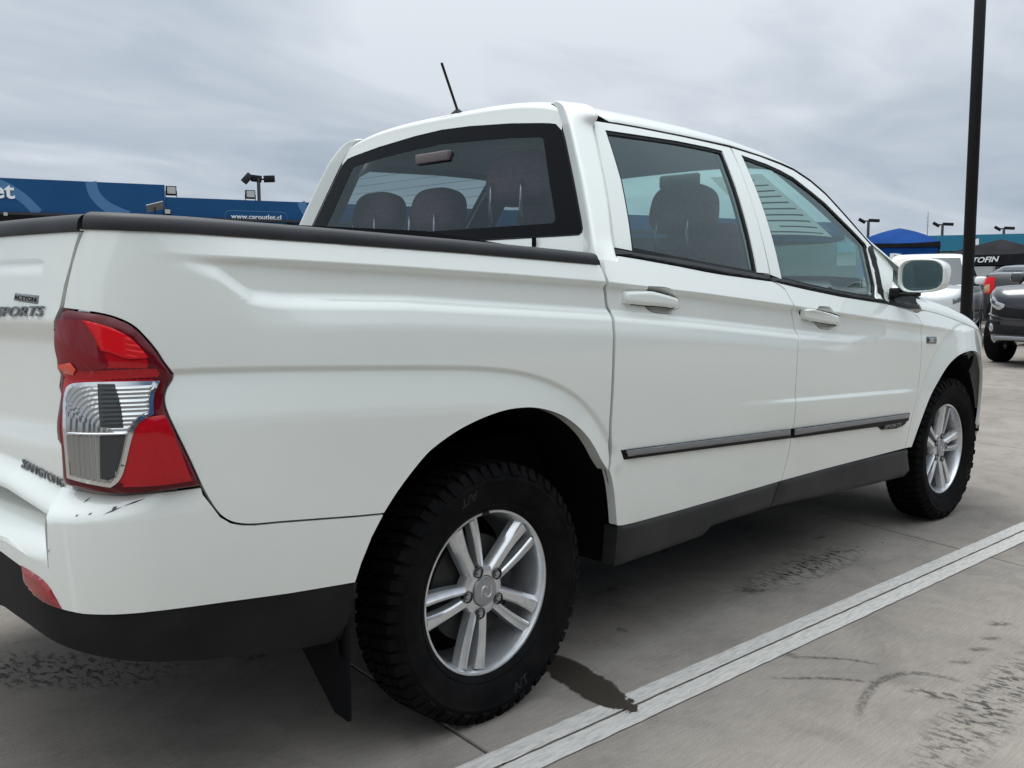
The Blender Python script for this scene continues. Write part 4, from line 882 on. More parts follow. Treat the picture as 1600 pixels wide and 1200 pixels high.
# windscreen pillars
for sd in (-1,1):
    x=np.linspace(1.895,2.80,22); v=np.array([1,.995,.98,.96,.935,.905])*sd
    G=np.array([GTOP(np.full(6,q),v) for q in x]); e=G[:,-1:].copy(); e[:,:,2]-=.02; e[:,:,0]-=.012; G=np.concatenate([G,e],1)
    grid('windscreen_pillar',G,WHITE,T,flip=sd<0)
    # inner trim of the pillar
    G3=np.array([GTOP(np.full(3,q),np.array([.985,.93,.87])*sd) for q in x]); G3[:,:,2]-=.03; G3[:,:,0]-=.02; grid('pillar_trim',G3,LINER,T,flip=sd>0)
x=np.linspace(1.885,2.79,24); v=np.linspace(-.915,.915,25); G=np.array([GTOP(np.full(25,q),v) for q in x]); G[:,:,2]-=.006
WS=grid('windscreen',G,WIND,T,flip=True)
fr=[]
G=np.array([GTOP(np.full(25,q),v) for q in np.linspace(1.885,1.93,4)]); G[:,:,2]-=.009; grid('screen_border',G,FRIT,WS)
# head lining
v=np.linspace(-.97,.97,21); G=np.array([GTOP(np.full(21,q),v) for q in np.linspace(.64,1.92,20)]); G[:,:,2]-=.045; G[0,:,2]-=.09; grid('roof_lining',G,LINER,T)
# gap fillers behind the door frames
for sd in (-1,1):
    ring=[(.53,1.22),(.60,1.45),(.665,1.655),(1.2,1.665),(1.5,1.66),(1.9,1.60),(2.35,1.32),(2.42,1.09),(2.0,1.06),(1.3,1.14)]
    panel('door_opening',ring,S_,INTER,T,sd,ru=.06,rv=.03,gap=0,off=-.035,depth=.004,holes=[inset(PK('rhole'),.004),inset(PK('fhole'),.004)],rnd=False)
# aerial
m=MB(); ab=np.array([.672,.0,1.772])
m.lathe([(.026,-.004),(.024,.004),(.013,.014),(.006,.020)],ab,'z',16); o=m.build('aerial_base',BLACKP,T,sharp=60)
m=MB(); tip=np.array([.598,.0,1.944]); 
pth=[ab+(tip-ab)*t+np.array([0,0,.014])*(1-t) for t in np.linspace(0,1,60)]
m.tube(pth,[.0042+.0010*(i%2) for i in range(60)],8); m.build('aerial',BLACKP,o,True)
# hood and front
hx=[2.66,2.80,2.88,3.014,3.2,3.4,3.5,3.57,3.66,3.74,3.80]; hcr=[1.115,1.110,1.10,1.082,1.051,1.004,.972,.945,.905,.865,.83]
tx=[q[0] for q in top]; tz=[q[1] for q in top]
def HOOD(x,y01):
    X,w,t_=plan(x); s=x; zf=float(np.interp(x,tx,tz)); zf=zf if x<3.56 else float(np.interp(x,[3.56,3.80],[.862,.74]))
    P=S_(np.array([x]),np.array([zf]),np.array([0.]))[0]; w=-P[1]; zc=float(np.interp(x,hx,hcr))+.03
    return [(P[0]+(.10*(1-abs(v))**1*sst(3.3,3.8,x)), v*w, zf+(zc-zf)*max(0,1-abs(v)**6)**.6) for v in y01]
vv=np.sin(np.linspace(-math.pi/2,math.pi/2,41)); G=np.array([HOOD(x,vv) for x in np.r_[np.linspace(2.645,3.80,34)]])
grid('bonnet',G,WHITE,T,flip=True)
fb=[(3.565,.84),(3.60,.80),(3.62,.70),(3.60,.60),(3.575,.48),(3.56,.38),(3.60,.33),(SCF,.30),(SCF,.60),(4.3,.60),(3.95,.62),(3.75,.655),(3.66,.72)]
fbp=panel('front_bumper',fb,S_,WHITE,T,-1,ru=.04,rv=.03,gap=.002,depth=.03,sym=SCF,rnd=False)
for sd in (-1,1):
    hl=panel('headlamp',[(3.57,.86),(3.665,.725),(3.755,.66),(3.95,.625),(4.13,.625),(4.11,.74),(3.95,.78),(3.75,.825),(3.64,.855)],S_,SMOKE,T,sd,ru=.02,rv=.02,gap=0,off=-.004,dome=(.010,.02),depth=.02,rnd=False)
    panel('lamp_lens',[(3.60,.83),(3.68,.74),(3.76,.68),(3.9,.66),(3.9,.75),(3.72,.80)],S_,CLEAR,hl,sd,ru=.02,rv=.02,gap=0,off=.005,dome=(.002,.01),depth=0,rnd=False)
panel('grille',[(4.14,.625),(SCF,.61),(SCF,.76),(4.12,.745)],S_,BLACKP,T,-1,ru=.04,rv=.02,gap=0,off=-.01,depth=.02,sym=SCF,rnd=False)
# ---------------- door mirrors
def mirror(sd):
    c=np.array([2.375,sd*1.000,1.186]); W2,H2=.100,.072
    def ring(sx,off,n=40,p=3.2,z=0):
        o=[]
        for k in range(n):
            t=2*math.pi*k/n; cx,cy=math.cos(t),math.sin(t)
            y=W2*sx*abs(cx)**(2/p)*(1 if cx>=0 else -1); zz=H2*sx*abs(cy)**(2/p)*(1 if cy>=0 else -1)
            zz*=1-.10*(y*sd/W2)*(1 if zz<0 else .3)
            o.append((c[0]+off-.12*sd*y*0+.18*abs(y)*0, c[1]+y, c[2]+zz+z))
        return o
    R_=[ring(.86,.020),ring(.89,.004),ring(.93,-.002),ring(.98,.002),ring(1.0,.014),ring(1.0,.04),ring(.96,.075),ring(.84,.105),ring(.62,.125),ring(.32,.135),ring(.05,.138)]
    G=np.array(R_+[]); G=np.concatenate([G,G[:,:1]],1)
    h=grid('door_mirror',G,WHITE,T,flip=(True)); 
    V=[tuple(c+np.array([.017,0,0]))]+ring(.87,.017); n=40
    mg=bpy.data.materials.get('mirror_glass') or mat('mirror_glass',(.42,.54,.54),.02,metal=1)
    mk('mirror_glass',V,[(0,1+(k+1)%n,1+k) for k in range(n)],mg,h,False)
    m=MB(); m.box((2.36,min(sd*.915,sd*.87),1.092),(2.42,max(sd*.915,sd*.87),1.135)); m.box((2.36,min(sd*.99,sd*.90),1.098),(2.42,max(sd*.99,sd*.90),1.116)); bev(m.build('mirror_arm',BLACKP,h),.008)
    panel('mirror_sail',PK('sail'),S_,BLACKP,h,sd,ru=.03,rv=.02,gap=0,off=-.002,dome=(.009,.008),depth=.02,rnd=False)
    panel('pillar_foot',PK('pfoot'),S_,WHITE,h,sd,ru=.03,rv=.02,gap=0,off=-.006,depth=.02,rnd=False)
for sd in (-1,1): mirror(sd)
# ---------------- underbody
m=MB(); m.box((-.75,-.45,.36),(3.55,.45,.46)); m.box((-.90,-.62,.46),(3.5,.62,.70)); m.box((-.08,-.70,.28),(.08,.70,.42)); m.build('chassis',DARK,T)
m=MB(); m.tube([(-.35,.25,.30),(-1.03,.32,.30)],.03,12); m.build('exhaust_pipe',STEEL,T,True)
# ---------------- wheels
def tyre_mesh():
    m=MB(); half=[(.214,.076),(.224,.088),(.236,.0965),(.240,.0955),(.244,.0985),(.262,.107),(.285,.1115),(.300,.1115),(.303,.1135),(.308,.1115),(.322,.106),(.332,.096),(.338,.080),(.3385,.04)]
    prof=[(r_,-h) for r_,h in half]+[(r_,h) for r_,h in half[::-1]]
    m.lathe(prof,(0,0,0),'y',96)
    return m
def tread():
    m=MB(); n=58
    for k in range(n):
        a=2*math.pi*k/n; da=2*math.pi/n
        def blk(y0,y1,a0,a1,r0,r1,sk,yo=0):
            V=[]
            for rr,ins in ((r0,0),(r1,.0012)):
                for (yy,aa) in ((y0+ins,a0),(y1-ins,a0+sk),(y1-ins,a1+sk),(y0+ins,a1)):
                    V.append((rr*math.cos(aa),yy,rr*math.sin(aa)))
            m.add(V,[(0,1,2,3),(4,7,6,5),(0,4,5,1),(1,5,6,2),(2,6,7,3),(3,7,4,0)])
        for sg in (-1,1):
            ln=.72 if (k%2==0) else .58
            # shoulder lug wraps down the side wall
            y0,y1=(.070,.1035); rr=.3475
            A0,A1=a,a+da*ln
            V=[(rr*math.cos(A0),sg*y0,rr*math.sin(A0)),(rr*math.cos(A1),sg*y0,rr*math.sin(A1)),(.3455*math.cos(A1),sg*.096,.3455*math.sin(A1)),(.3455*math.cos(A0),sg*.096,.3455*math.sin(A0)),
               (.318*math.cos(A0),sg*(.1145 if k%2==0 else .1095),.318*math.sin(A0)),(.318*math.cos(A1),sg*(.1145 if k%2==0 else .1095),.318*math.sin(A1)),(.30*math.cos(A1),sg*.10,.30*math.sin(A1)),(.30*math.cos(A0),sg*.10,.30*math.sin(A0)),(.33*math.cos(A0),sg*y0,.33*math.sin(A0)),(.33*math.cos(A1),sg*y0,.33*math.sin(A1))]
            m.add(V,[(0,1,2,3),(3,2,5,4),(4,5,6,7),(0,8,9,1),(0,3,4,8),(1,9,5,2)])
            blk(.022*sg,.060*sg,a+da*.3,a+da*.98,.33,.348,.03*sg)
        blk(-.016,.016,a,a+da*.7,.33,.348,.04)
    return m
def rim_meshes():
    b=MB(); prof=[(.2100,-.060),(.2206,-.0785),(.2212,-.0815),(.2195,-.0845),(.2165,-.0850),(.2135,-.0835),(.2105,-.0770),(.2075,-.069),(.2035,-.050),(.1985,.0),(.196,.07),(.212,.085)]
    b.lathe(prof,(0,0,0),'y',80)
    s=MB()
    for k in range(5):
        th=math.radians(39+72*k)
        # two blades per spoke
        for (l0,l1,wi,wo,ridge) in ((.0155,.0330,.034,.048,.66),(-.0150,-.0325,.021,.029,.35)):
            n=11; rows_=[]
            for i in range(n):
                t=i/(n-1); rr=.048+t*.157; lat=l0+(l1-l0)*(t**1.25)+.0045*math.sin(math.pi*t)*(1 if l0>0 else -1); w=wi+(wo-wi)*t
                if l0>0: w*=1-.15*math.sin(math.pi*t)
                yf=-.0690-.006*t+.010*math.sin(math.pi*t)*0-.0*t       # face
                yf=-.064-.012*t**.8
                outer=1 if l0>0 else -1
                # cross section: inner low, inner top, ridge, outer low
                P=[(-.5*outer*w,yf+.030),(-.5*outer*w,yf+.004),(-.36*outer*w,yf+.0005),(outer*w*(ridge-.5),yf),(outer*w*(ridge-.5+.10),yf+.0025),(outer*w*.5,yf+(.016 if l0>0 else .007)),(outer*w*.5,yf+.034)]
                row=[]
                for q,y in P:
                    L_=lat+q; row.append((rr*math.cos(th)-L_*math.sin(th),y,rr*math.sin(th)+L_*math.cos(th)))
                rows_.append(row)
            for i in range(n-1):
                for j in range(6):
                    s.add([rows_[i][j],rows_[i][j+1],rows_[i+1][j+1],rows_[i+1][j]],[(0,1,2,3)])
    sp_=s
    h=MB(); h.lathe([(.070,-.030),(.070,-.052),(.066,-.0605),(.058,-.064),(.046,-.066),(.042,-.0655),(.041,-.060)],(0,0,0),'y',50)
    c=MB(); c.lathe([(.040,-.058),(.040,-.069),(.0385,-.0715),(.030,-.0735),(.015,-.0745),(.0005,-.0748)],(0,0,0),'y',40)
    em=MB()
    # two interlocking curls on the cap
    for q in (0,1):
        pth=[]
        for t in np.linspace(0,1,14):
            a=math.radians(200*t+20+180*q); rr=.010+.008*t; pth.append((rr*math.cos(a)*.9+(.004 if q else -.004),-.0748,rr*math.sin(a)*1.2))
        em.tube(pth,[.0008+.0016*math.sin(math.pi*min(1,max(0,t))) for t in np.linspace(0.05,.95,14)],6)
    nu=[]
    for k in range(5):
        a=math.radians(39+72*k); x,z=.0595*math.cos(a),.0595*math.sin(a)
        w=MB(); w.lathe([(.0162,-.060),(.0162,-.0690),(.0145,-.0700),(.0122,-.0690),(.0122,-.052)],(x,0,z),'y',20); nn_=MB(); nn_.lathe([(.0092,-.050),(.0092,-.066),(.0075,-.0700),(.0004,-.0705)],(x,0,z),'y',6); nu.append((w,nn_))
    br=MB(); br.lathe([(.145,-.005),(.145,-.018),(.060,-.018),(.0005,-.018)],(0,0,0),'y',40)
    bd=MB(); bd.lathe([(.197,.075),(.0005,.075)],(0,0,0),'y',40)
    vb=MB(); a=math.radians(93); 
    for da in (-.035,.035): pass
    vb.tube([(.2165*math.cos(a-.045),-.0865,.2165*math.sin(a-.045)),(.2165*math.cos(a),-.0870,.2165*math.sin(a)),(.2165*math.cos(a+.045),-.0865,.2165*math.sin(a+.045))],.0045,6)
    return b,sp_,h,c,em,nu,br,bd,vb
def merge(o,d=.0005):
    bm=bmesh.new(); bm.from_mesh(o.data); bmesh.ops.remove_doubles(bm,verts=bm.verts[:],dist=d); bmesh.ops.recalc_face_normals(bm,faces=bm.faces[:]); bm.to_mesh(o.data); bm.free(); o.data.polygons.foreach_set('use_smooth',[True]*len(o.data.polygons)); return autosmooth(o,32)
def narrow(m):
    m.V=[(x,y if y<0 else y*.36,z) for x,y,z in m.V]; return m
w=empty('wheel',(0,0,0),0,T)
ty=narrow(tyre_mesh()).build('tyre',RUBBER,w,sharp=40); td=narrow(tread()).build('tread',RUBBER,w)
b,s,h,c,em,nu,br,bd_,vb=rim_meshes()
b.build('rim',ALLOY,w,sharp=35); merge(s.build('spokes',ALLOY,w)); h.build('hub',ALLOY,w,sharp=40); c.build('hub_cap',ALLOYD,w,sharp=40); em.build('cap_emblem',ALLOY,w,True)
for w_,n_ in nu: w_.build('nut_well',GLOSSB,w,sharp=40); n_.build('wheel_nut',ALLOYD,w,sharp=30)
br.build('brake_disc',mat('brake_iron',(.035,.034,.033),.6,metal=.4),w,sharp=40); bd_.build('wheel_back',DARK,w); vb.build('balance_weight',BLACKP,w,True)
# raised lettering on the side wall
def tyre_text(txt,size,rad,a0,yo):
    V,F=text_mesh(txt,size,.0006,0,.0003); V=V-np.array([V[:,0].mean(),0,0]); aa=a0+V[:,0]/rad; rr=rad+V[:,1]
    return np.stack([rr*np.cos(-aa),np.full(len(V),-yo)-V[:,2],rr*np.sin(-aa)],-1),F
ty_l=MB()
for a0 in (1.25,1.25+math.pi):
    # reads outward: place along the lower side wall
    V,F=text_mesh('A/T',.034,.0008,.1,.0004); V=V-np.array([V[:,0].mean(),0,0]); rad=.262
    ang=-a0+V[:,0]/(rad)*1.0; rr=rad+.034-V[:,1]*1.0
    ty_l.add(np.stack([rr*np.cos(ang),-.1085-V[:,2]-(rr-rad)*.11,rr*np.sin(ang)],-1),F)
ty_l.build('sidewall_lettering',mat('worn_rubber',(.020,.020,.020),.7,spec=.2),ty)
def copy_wheel(loc,rz,spin):
    w2=w.copy(); link(w2,T); w2.location=loc; w2.rotation_euler=(0,spin,rz)
    for ch in list(w.children):
        c2=ch.copy(); link(c2,w2)
        for g3 in ch.children: g4=g3.copy(); link(g4,c2)
    return w2
RZ=.3465; YW=.7855
wide=lambda me: [me,[setattr(v.co,'y',v.co.y*1.7) for v in me.vertices if v.co.y>0]][0]
front=copy_wheel((3.06,-YW,RZ),math.radians(-1.1),math.radians(-38)); front2=copy_wheel((3.06,YW,RZ),math.pi-math.radians(1.1),.4)
fm={}
for fw in (front,front2):
    for ch in fw.children:
        if ch.name.split('.')[0] in ('tyre','tread'):
            k_=ch.name.split('.')[0]
            if k_ not in fm: fm[k_]=wide(ch.data.copy())
            ch.data=fm[k_]; copy_wheel((0,YW,RZ),math.pi,.9)
w.location=(0,-YW,RZ)
sp=empty('underslung_note') if 0 else None
# ---------------- cabin
def soft_block(name,c,size,m,parent,rz=0,ry=0,p=3.,n=20,taper=0):
    G=[]
    for i in range(n+1):
        a=-math.pi/2+math.pi*i/n; row=[]
        for k in range(2*n+1):
            b_=2*math.pi*k/(2*n); e=lambda q: math.copysign(abs(q)**(2/p),q)
            x=e(math.cos(a))*e(math.cos(b_))*size[0]/2; y=e(math.cos(a))*e(math.sin(b_))*size[1]/2; z=e(math.sin(a))*size[2]/2
            y*=1-taper*z/size[2]
            v=Matrix.Rotation(rz,3,'Z')@(Matrix.Rotation(ry,3,'Y')@Vector((x,y,z))); row.append((c[0]+v.x,c[1]+v.y,c[2]+v.z))
        G.append(row)
    return grid(name,G,m,parent)
def seat(x,y,w_,front=True,hz=1.33,hs=(.13,.27,.19)):
    s=empty('front_seat' if front else 'rear_seat',(0,0,0),0,T)
    soft_block('seat_back',(x,y,1.02),(.16,w_,.78),SEAT,s,ry=math.radians(14 if front else 8),p=4,taper=.12)
    soft_block('seat_cushion',(x+.26,y,.68),(.52,w_,.16),SEAT,s,p=4)
    return s
def headrest(s,x,y,z,size):
    soft_block('headrest',(x,y,z),size,SEAT,s,ry=math.radians(10),p=3.2,taper=.15)
    for q in (-.075,.075):
        m=MB(); m.tube([(x-.080,y+q,z-.015),(x-.086,y+q,z-.09),(x-.09,y+q,z-.24)],.0065,8); m.build('headrest_post',STEEL,s,True)
s1=seat(1.62,-.40,.52); headrest(s1,1.555,-.375,1.455,(.14,.30,.20)); s2=seat(1.62,.40,.52); headrest(s2,1.545,.40,1.46,(.13,.29,.20))
s3=empty('rear_seat',(0,0,0),0,T); soft_block('seat_back',(.70,.0,1.00),(.16,1.34,.56),SEAT,s3,ry=math.radians(8),p=5); soft_block('seat_cushion',(.98,0,.72),(.5,1.34,.16),SEAT,s3,p=5)
headrest(s3,.73,.56,1.45,(.13,.27,.17)); headrest(s3,.73,.185,1.435,(.13,.26,.18)); headrest(s3,.73,-.275,1.525,(.13,.31,.19))
m=MB(); G=[]
for x,z in ((2.80,1.09),(2.55,1.105),(2.38,1.095),(2.30,1.07),(2.26,1.02),(2.28,.90),(2.36,.72)):
    G.append([(x-.03*math.cos(y*2),y,z-.02*abs(y)**2+(.035*math.exp(-((y-.40)/.2)**2) if 2.3<x<2.6 else 0)) for y in np.linspace(-.80,.80,33)])
grid('dashboard',G,INTER,T)
for sd in (-1,1):
    panel('door_trim',[(.55,.70),(.52,1.19),(1.3,1.10),(2.25,1.02),(2.30,.70)],S_,INTER,T,sd,ru=.08,rv=.05,gap=0,off=-.075,depth=.02,rnd=False)
m=MB(); pts=[]; 
c0=np.array([2.10,.40,1.045]); ax=Vector((math.cos(math.radians(25)),0,-math.sin(math.radians(25))))
a1=Vector((0,1,0)); a2=ax.cross(a1)
m.tube([tuple(Vector(c0)+.185*(math.cos(t)*a1+math.sin(t)*a2)) for t in np.linspace(0,2*math.pi,41)],.015,8,False)
for t in (0,math.pi,1.5*math.pi): m.tube([tuple(Vector(c0)+.05*(math.cos(t)*a1+math.sin(t)*a2)+.02*ax),tuple(Vector(c0)+.18*(math.cos(t)*a1+math.sin(t)*a2))],.014,6)
m.tube([tuple(Vector(c0)-.01*ax),tuple(Vector(c0)+.22*ax)],[.06,.04],12); m.build('steering_wheel',INTER,T,True)
m=MB(); m.box((.55,-.80,.52),(2.45,.80,.56)); m.box((2.40,-.8,.5),(2.46,.8,1.0)); m.build('cab_floor',INTER,T)
m=MB(); m.box((2.03,-.11,1.60),(2.06,.11,1.665)); bev(m.build('inside_mirror',INTER,T),.012)
# printed notice fixed inside the windscreen
PAPER=mat('notice_paper',(.70,.71,.70),.8); N_,L_,b_=nodes(PAPER); tr_=N_.new('ShaderNodeBsdfTranslucent'); tr_.inputs[0].default_value=(.75,.76,.75,1); mx_=N_.new('ShaderNodeMixShader'); mx_.inputs[0].default_value=.6
L_.new(b_.outputs[0],mx_.inputs[1]); L_.new(tr_.outputs[0],mx_.inputs[2]); L_.new(mx_.outputs[0],N_['Material Output'].inputs[0])

G=np.array([GTOP(np.full(9,q),np.linspace(-.72,-.30,9)) for q in np.linspace(2.02,2.44,9)]); G[:,:,2]-=.020
nt_=grid('paper_notice',G,PAPER,T,thick=.001); tag(nt_,'white printed notice behind the windscreen of the white pickup','notice')
nt_.parent=None
m=MB()
for i,q in enumerate(np.linspace(2.05,2.41,10)):
    if i==0: v0,v1=-.62,-.38
    else: v0,v1=-.69,-.34-.05*(i%3)
    a=GTOP(np.full(6,q),np.linspace(v0,v1,6)); b=GTOP(np.full(6,q+.010),np.linspace(v0,v1,6)); V=np.concatenate([a,b]); V[:,2]-=.0230
    m.add(V,[(k,k+1,k+7,k+6) for k in range(5)])
m.build('printed_lines',mat('print_ink',(.05,.05,.06),.7),nt_)
# ------------------------------------------------------------------ car park surroundings
NAVY=mat('fascia_blue',(.012,.062,.185),.5,spec=.2); vary(NAVY,(.007,.060,.165),(.009,.070,.19),.6)
NAVY2=mat('fascia_light_blue',(.055,.16,.32),.45)
WHITEP=mat('white_print',(.78,.80,.82),.6)
BUILD=mat('dark_building',(.03,.03,.034),.8)  # even dark colour for walls, soffit and roofs
GREYM=mat('galvanised',(.30,.31,.32),.5,metal=.5)
LAMPG=mat('lamp_glass',(.42,.43,.42),.25,coat=.5)
POLEB=mat('black_pole_paint',(.010,.010,.012),.5,spec=.25); vary(POLEB,(.005,.005,.006),(.008,.008,.010),3)
AZ=math.radians(-16); FD=np.array([math.cos(AZ),math.sin(AZ),0.]); FNn=np.array([FD[1],-FD[0],0.]); FN_=FNn if FNn[1]<0 else -FNn
FQ=np.array([6.834,26.129,0.])
def FP(a,z,o=0): return FQ+FD*a+FN_*o+np.array([0,0,z])
def fbox(m,a0,a1,z0,z1,o0,o1):
    V=[FP(a,z,o) for z in (z0,z1) for (a,o) in ((a0,o0),(a1,o0),(a1,o1),(a0,o1))]
    m.add(V,[(0,1,2,3)[::-1],(4,5,6,7),(0,1,5,4),(1,2,6,5),(2,3,7,6),(3,0,4,7)]); return m
bl=tag(empty('dealership_building',(float(FQ[0]),float(FQ[1]),0)),'long dark dealership building under blue fascia boards behind the truck bed','building'); BO=bl.location
def rel(o):
    o.data.transform(Matrix.Translation(-BO)); return o
def part(m,name,mt,parent=bl,smooth=False):
    o=rel(m.build(name,mt,parent,smooth)); return o
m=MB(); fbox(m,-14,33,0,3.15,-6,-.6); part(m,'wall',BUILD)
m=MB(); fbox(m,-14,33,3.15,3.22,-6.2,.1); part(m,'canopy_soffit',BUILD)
for k in range(11):
    m=MB(); a=-13+k*4.2; fbox(m,a,a+.16,0,3.15,-.16,0); part(m,'column',POLEB)
m=MB(); fbox(m,-14,4.33,3.2,4.15,-.25,0); fa=part(m,'fascia_board',NAVY)
m=MB(); fbox(m,4.36,33,2.95,3.80,-.30,-.05); f2=part(m,'fascia_board',NAVY)
def fribbon(name,pts,w,mt,parent,o):
    P=np.array(pts,float); t=np.linspace(0,len(P)-1,30); 
    from_=[]
    def cr(i): 
        j=int(min(len(P)-2,math.floor(i))); u_=i-j; p0,p1,p2,p3=P[max(j-1,0)],P[j],P[j+1],P[min(j+2,len(P)-1)]
        return .5*((2*p1)+(-p0+p2)*u_+(2*p0-5*p1+4*p2-p3)*u_*u_+(-p0+3*p1-3*p2+p3)*u_**3)
    X=np.array([cr(i) for i in t]); V=[];F=[]
    for i in range(30):
        d=X[min(i+1,29)]-X[max(i-1,0)]; q=np.array([-d[1],d[0]])/np.hypot(*d)*w/2
        for s_ in (1,-1): V.append(FP(X[i][0]+s_*q[0],X[i][1]+s_*q[1],o))
        if i: F.append((2*i-2,2*i-1,2*i+1,2*i))
    m=MB(); m.add(V,F); return part(m,name,mt,parent)
fribbon('printed_arc',[(2.32,4.148),(2.40,3.80),(2.68,3.48),(3.10,3.27),(3.3,3.21)],.30,NAVY2,fa,.004)
fribbon('printed_arc',[(-.5,4.14),(.1,3.93),(.55,3.62),(.80,3.35),(.92,3.22)],.26,NAVY2,fa,.004)
fribbon('printed_arc',[(8.45,3.795),(8.6,3.5),(8.85,3.25),(9.1,3.0)],.26,NAVY2,f2,-.046)
def ftext(name,txt,size,a,z,o,mt,parent,bold=0,width=None,depth=.01):
    V,F=text_mesh(txt,size,depth,0,bold); w_=V[:,0].max()-V[:,0].min(); k=width/w_ if width else 1
    X=np.array([FP(a+(x-V[:,0].min())*k,z+y,o+zz_) for x,y,zz_ in V]); m=MB(); m.add(X,F); o_=rel(mk(name,m.V,m.F,mt,parent,False)); return o_
ftext('shop_lettering','car outlet',.62,-2.42,3.60,.015,WHITEP,fa,.012,2.78)
ftext('web_address','www.caroutlet.cl',.205,6.24,3.225,-.035,WHITEP,f2,.003,1.56)
pl=[]
for t in np.linspace(0,2*math.pi,44)[:-1]:
    c_,s_=math.cos(t),math.sin(t); pl.append((7.03+.80*math.copysign(1,c_)+.17*c_, 3.285+.19*s_))
m=MB(); V=[];n=len(pl)
for a,z in pl: V.append(FP(a,z,-.046))
for a,z in pl: V.append(FP(7.03+(a-7.03)*.988,3.285+(z-3.285)*.90,-.046))
m.add(V,[(i,(i+1)%n,(i+1)%n+n,i+n) for i in range(n)]); part(m,'address_frame',NAVY2,f2)
def floodlight(a,z,o,w_,h_,label,group=None):
    t=tag(empty('floodlight',tuple(FP(a,z,o))),label,'floodlight',group)
    def loc(m,nm,mt,sharp=None):
        ob=m.build(nm,mt,t); ob.data.transform(Matrix.Rotation(math.atan2(FD[1],FD[0]),4,'Z')); return ob
    m=MB(); m.box((-w_/2,-.05,.06),(w_/2,.05,.06+h_)); bev(loc(m,'housing',POLEB),.012)
    m=MB(); m.box((-w_*.40,-.060,.06+h_*.18),(w_*.40,-.045,.06+h_*.90)); loc(m,'lamp_glass',LAMPG)
    m=MB(); m.box((-w_*.55,-.02,-.02),(-w_*.5,.02,.06+h_*.5)); m.box((w_*.5,-.02,-.02),(w_*.55,.02,.06+h_*.5)); m.box((-w_*.55,-.02,-.02),(w_*.55,.02,.0)); loc(m,'bracket',POLEB)
    return t
floodlight(4.53,3.80,-.15,.30,.28,'square black floodlight standing where the taller blue fascia steps down')
floodlight(6.88,3.79,-.15,.30,.27,'square black floodlight on the lower blue fascia beside the lamp mast')
floodlight(4.36,3.21,.08,.19,.17,'small pale floodlight low on the end of the taller blue fascia')
floodlight(.10,3.02,.25,.12,.12,'small white lamp under the left end of the blue fascia')
sp_=tag(empty('solar_lamp',tuple(FP(3.98,3.25,.35))),'grey solar panel lamp tilted in front of the blue fascia','solar lamp')
m=MB(); m.box((-.24,-.16,-.012),(.24,.16,.012)); o=m.build('solar_panel',GREYM,sp_); o.rotation_euler=(math.radians(-38),math.radians(-16),AZ); o.location=(0,0,.22)
m=MB(); m.tube([(0,0,-.25),(0,0,.22)],.02,8); m.build('stem',POLEB,sp_)
def mast(name,loc,h,heads,label,group=None,rad=.06,hs=.34):
    t=tag(empty(name,loc),label,'light mast',group)
    m=MB(); m.tube([(0,0,0),(0,0,h)],[rad*1.25,rad],10); m.build('pole',POLEB,t,True)
    m=MB(); xs_=[q[0] for q in heads]; k=Vector((math.sin(math.atan2(loc[1]-CAMP.y,loc[0]-CAMP.x)),-math.cos(math.atan2(loc[1]-CAMP.y,loc[0]-CAMP.x)),0))
    az_=math.atan2(k.y,k.x)
    m.tube([(k.x*min(xs_),k.y*min(xs_),h-.06),(k.x*max(xs_),k.y*max(xs_),h-.06)],rad*.5,8); m.build('crossarm',POLEB,t,True)
    for x,tilt,w_ in heads:
        m=MB(); m.box((-w_/2,-.05,-hs*.5),(w_/2,.05,hs*.5)); o=bev(m.build('floodlight_head',POLEB,t),.02); o.location=(k.x*x,k.y*x,h-.04); o.rotation_euler=(math.radians(tilt*.4),math.radians(tilt),az_)
    return t
mast('light_mast',(17.204,30.345,0),5.27,[(-.42,-48,.42),(-.08,6,.40),(.40,-3,.42)],'black mast with three floodlight heads behind the blue fascia',None,.065,.26)
gm='twin headed light masts at the far side of the lot'
for (x,y),h,lb_ in (((61.8,26.96),5.45,'far twin headed light mast rising behind the blue canopy'),((68.3,24.5),5.35,'far twin headed light mast above the teal fascia beside the thin antenna mast'),((74.3,22.35),5.2,'far twin headed light mast behind the black canopy')):
    mast('light_mast',(x,y,0),h,[(-.42,32,.50),(.36,4,.72)],lb_,gm,.09,.22)
tm=tag(empty('antenna_mast',(63.3,23.54,0)),'thin antenna mast standing above the teal fascia','mast')
m=MB(); m.tube([(0,0,0),(0,0,5.9)],[.07,.02],8); m.build('pole',GREYM,tm)
m=MB()
for k in range(3): m.tube([(-.25,0,5.0+.25*k),(.25,0,5.0+.25*k)],.012,6)
m.build('rod',GREYM,tm)
# near lamp post
lp=tag(empty('lamp_post',(9.165,1.262,0)),'tall black lamp post rising out of the picture beyond the bonnet','lamp post')
m=MB(); m.tube([(0,0,0),(0,0,7.2)],[.062,.056],20); m.build('pole',POLEB,lp,True)
m=MB(); m.tube([(0,0,0),(0,0,.03)],.17,20); m.lathe([(.075,.03),(.066,.22),(.062,.30)],(0,0,0),'z',20); m.build('base_plate',POLEB,lp,sharp=40)
for k in range(4):
    m=MB(); m.tube([(.13*math.cos(k*math.pi/2+.7),.13*math.sin(k*math.pi/2+.7),.03),(.13*math.cos(k*math.pi/2+.7),.13*math.sin(k*math.pi/2+.7),.07)],.014,6); m.build('bolt',GREYM,lp)
for q in (-.5,.5):
    m=MB(); m.box((q-.2,-.07,7.15),(q+.2,.07,7.30)); bev(m.build('floodlight_head',POLEB,lp),.02)
m=MB(); m.tube([(-.5,0,7.15),(.5,0,7.15)],.03,8); m.build('crossarm',POLEB,lp,True)
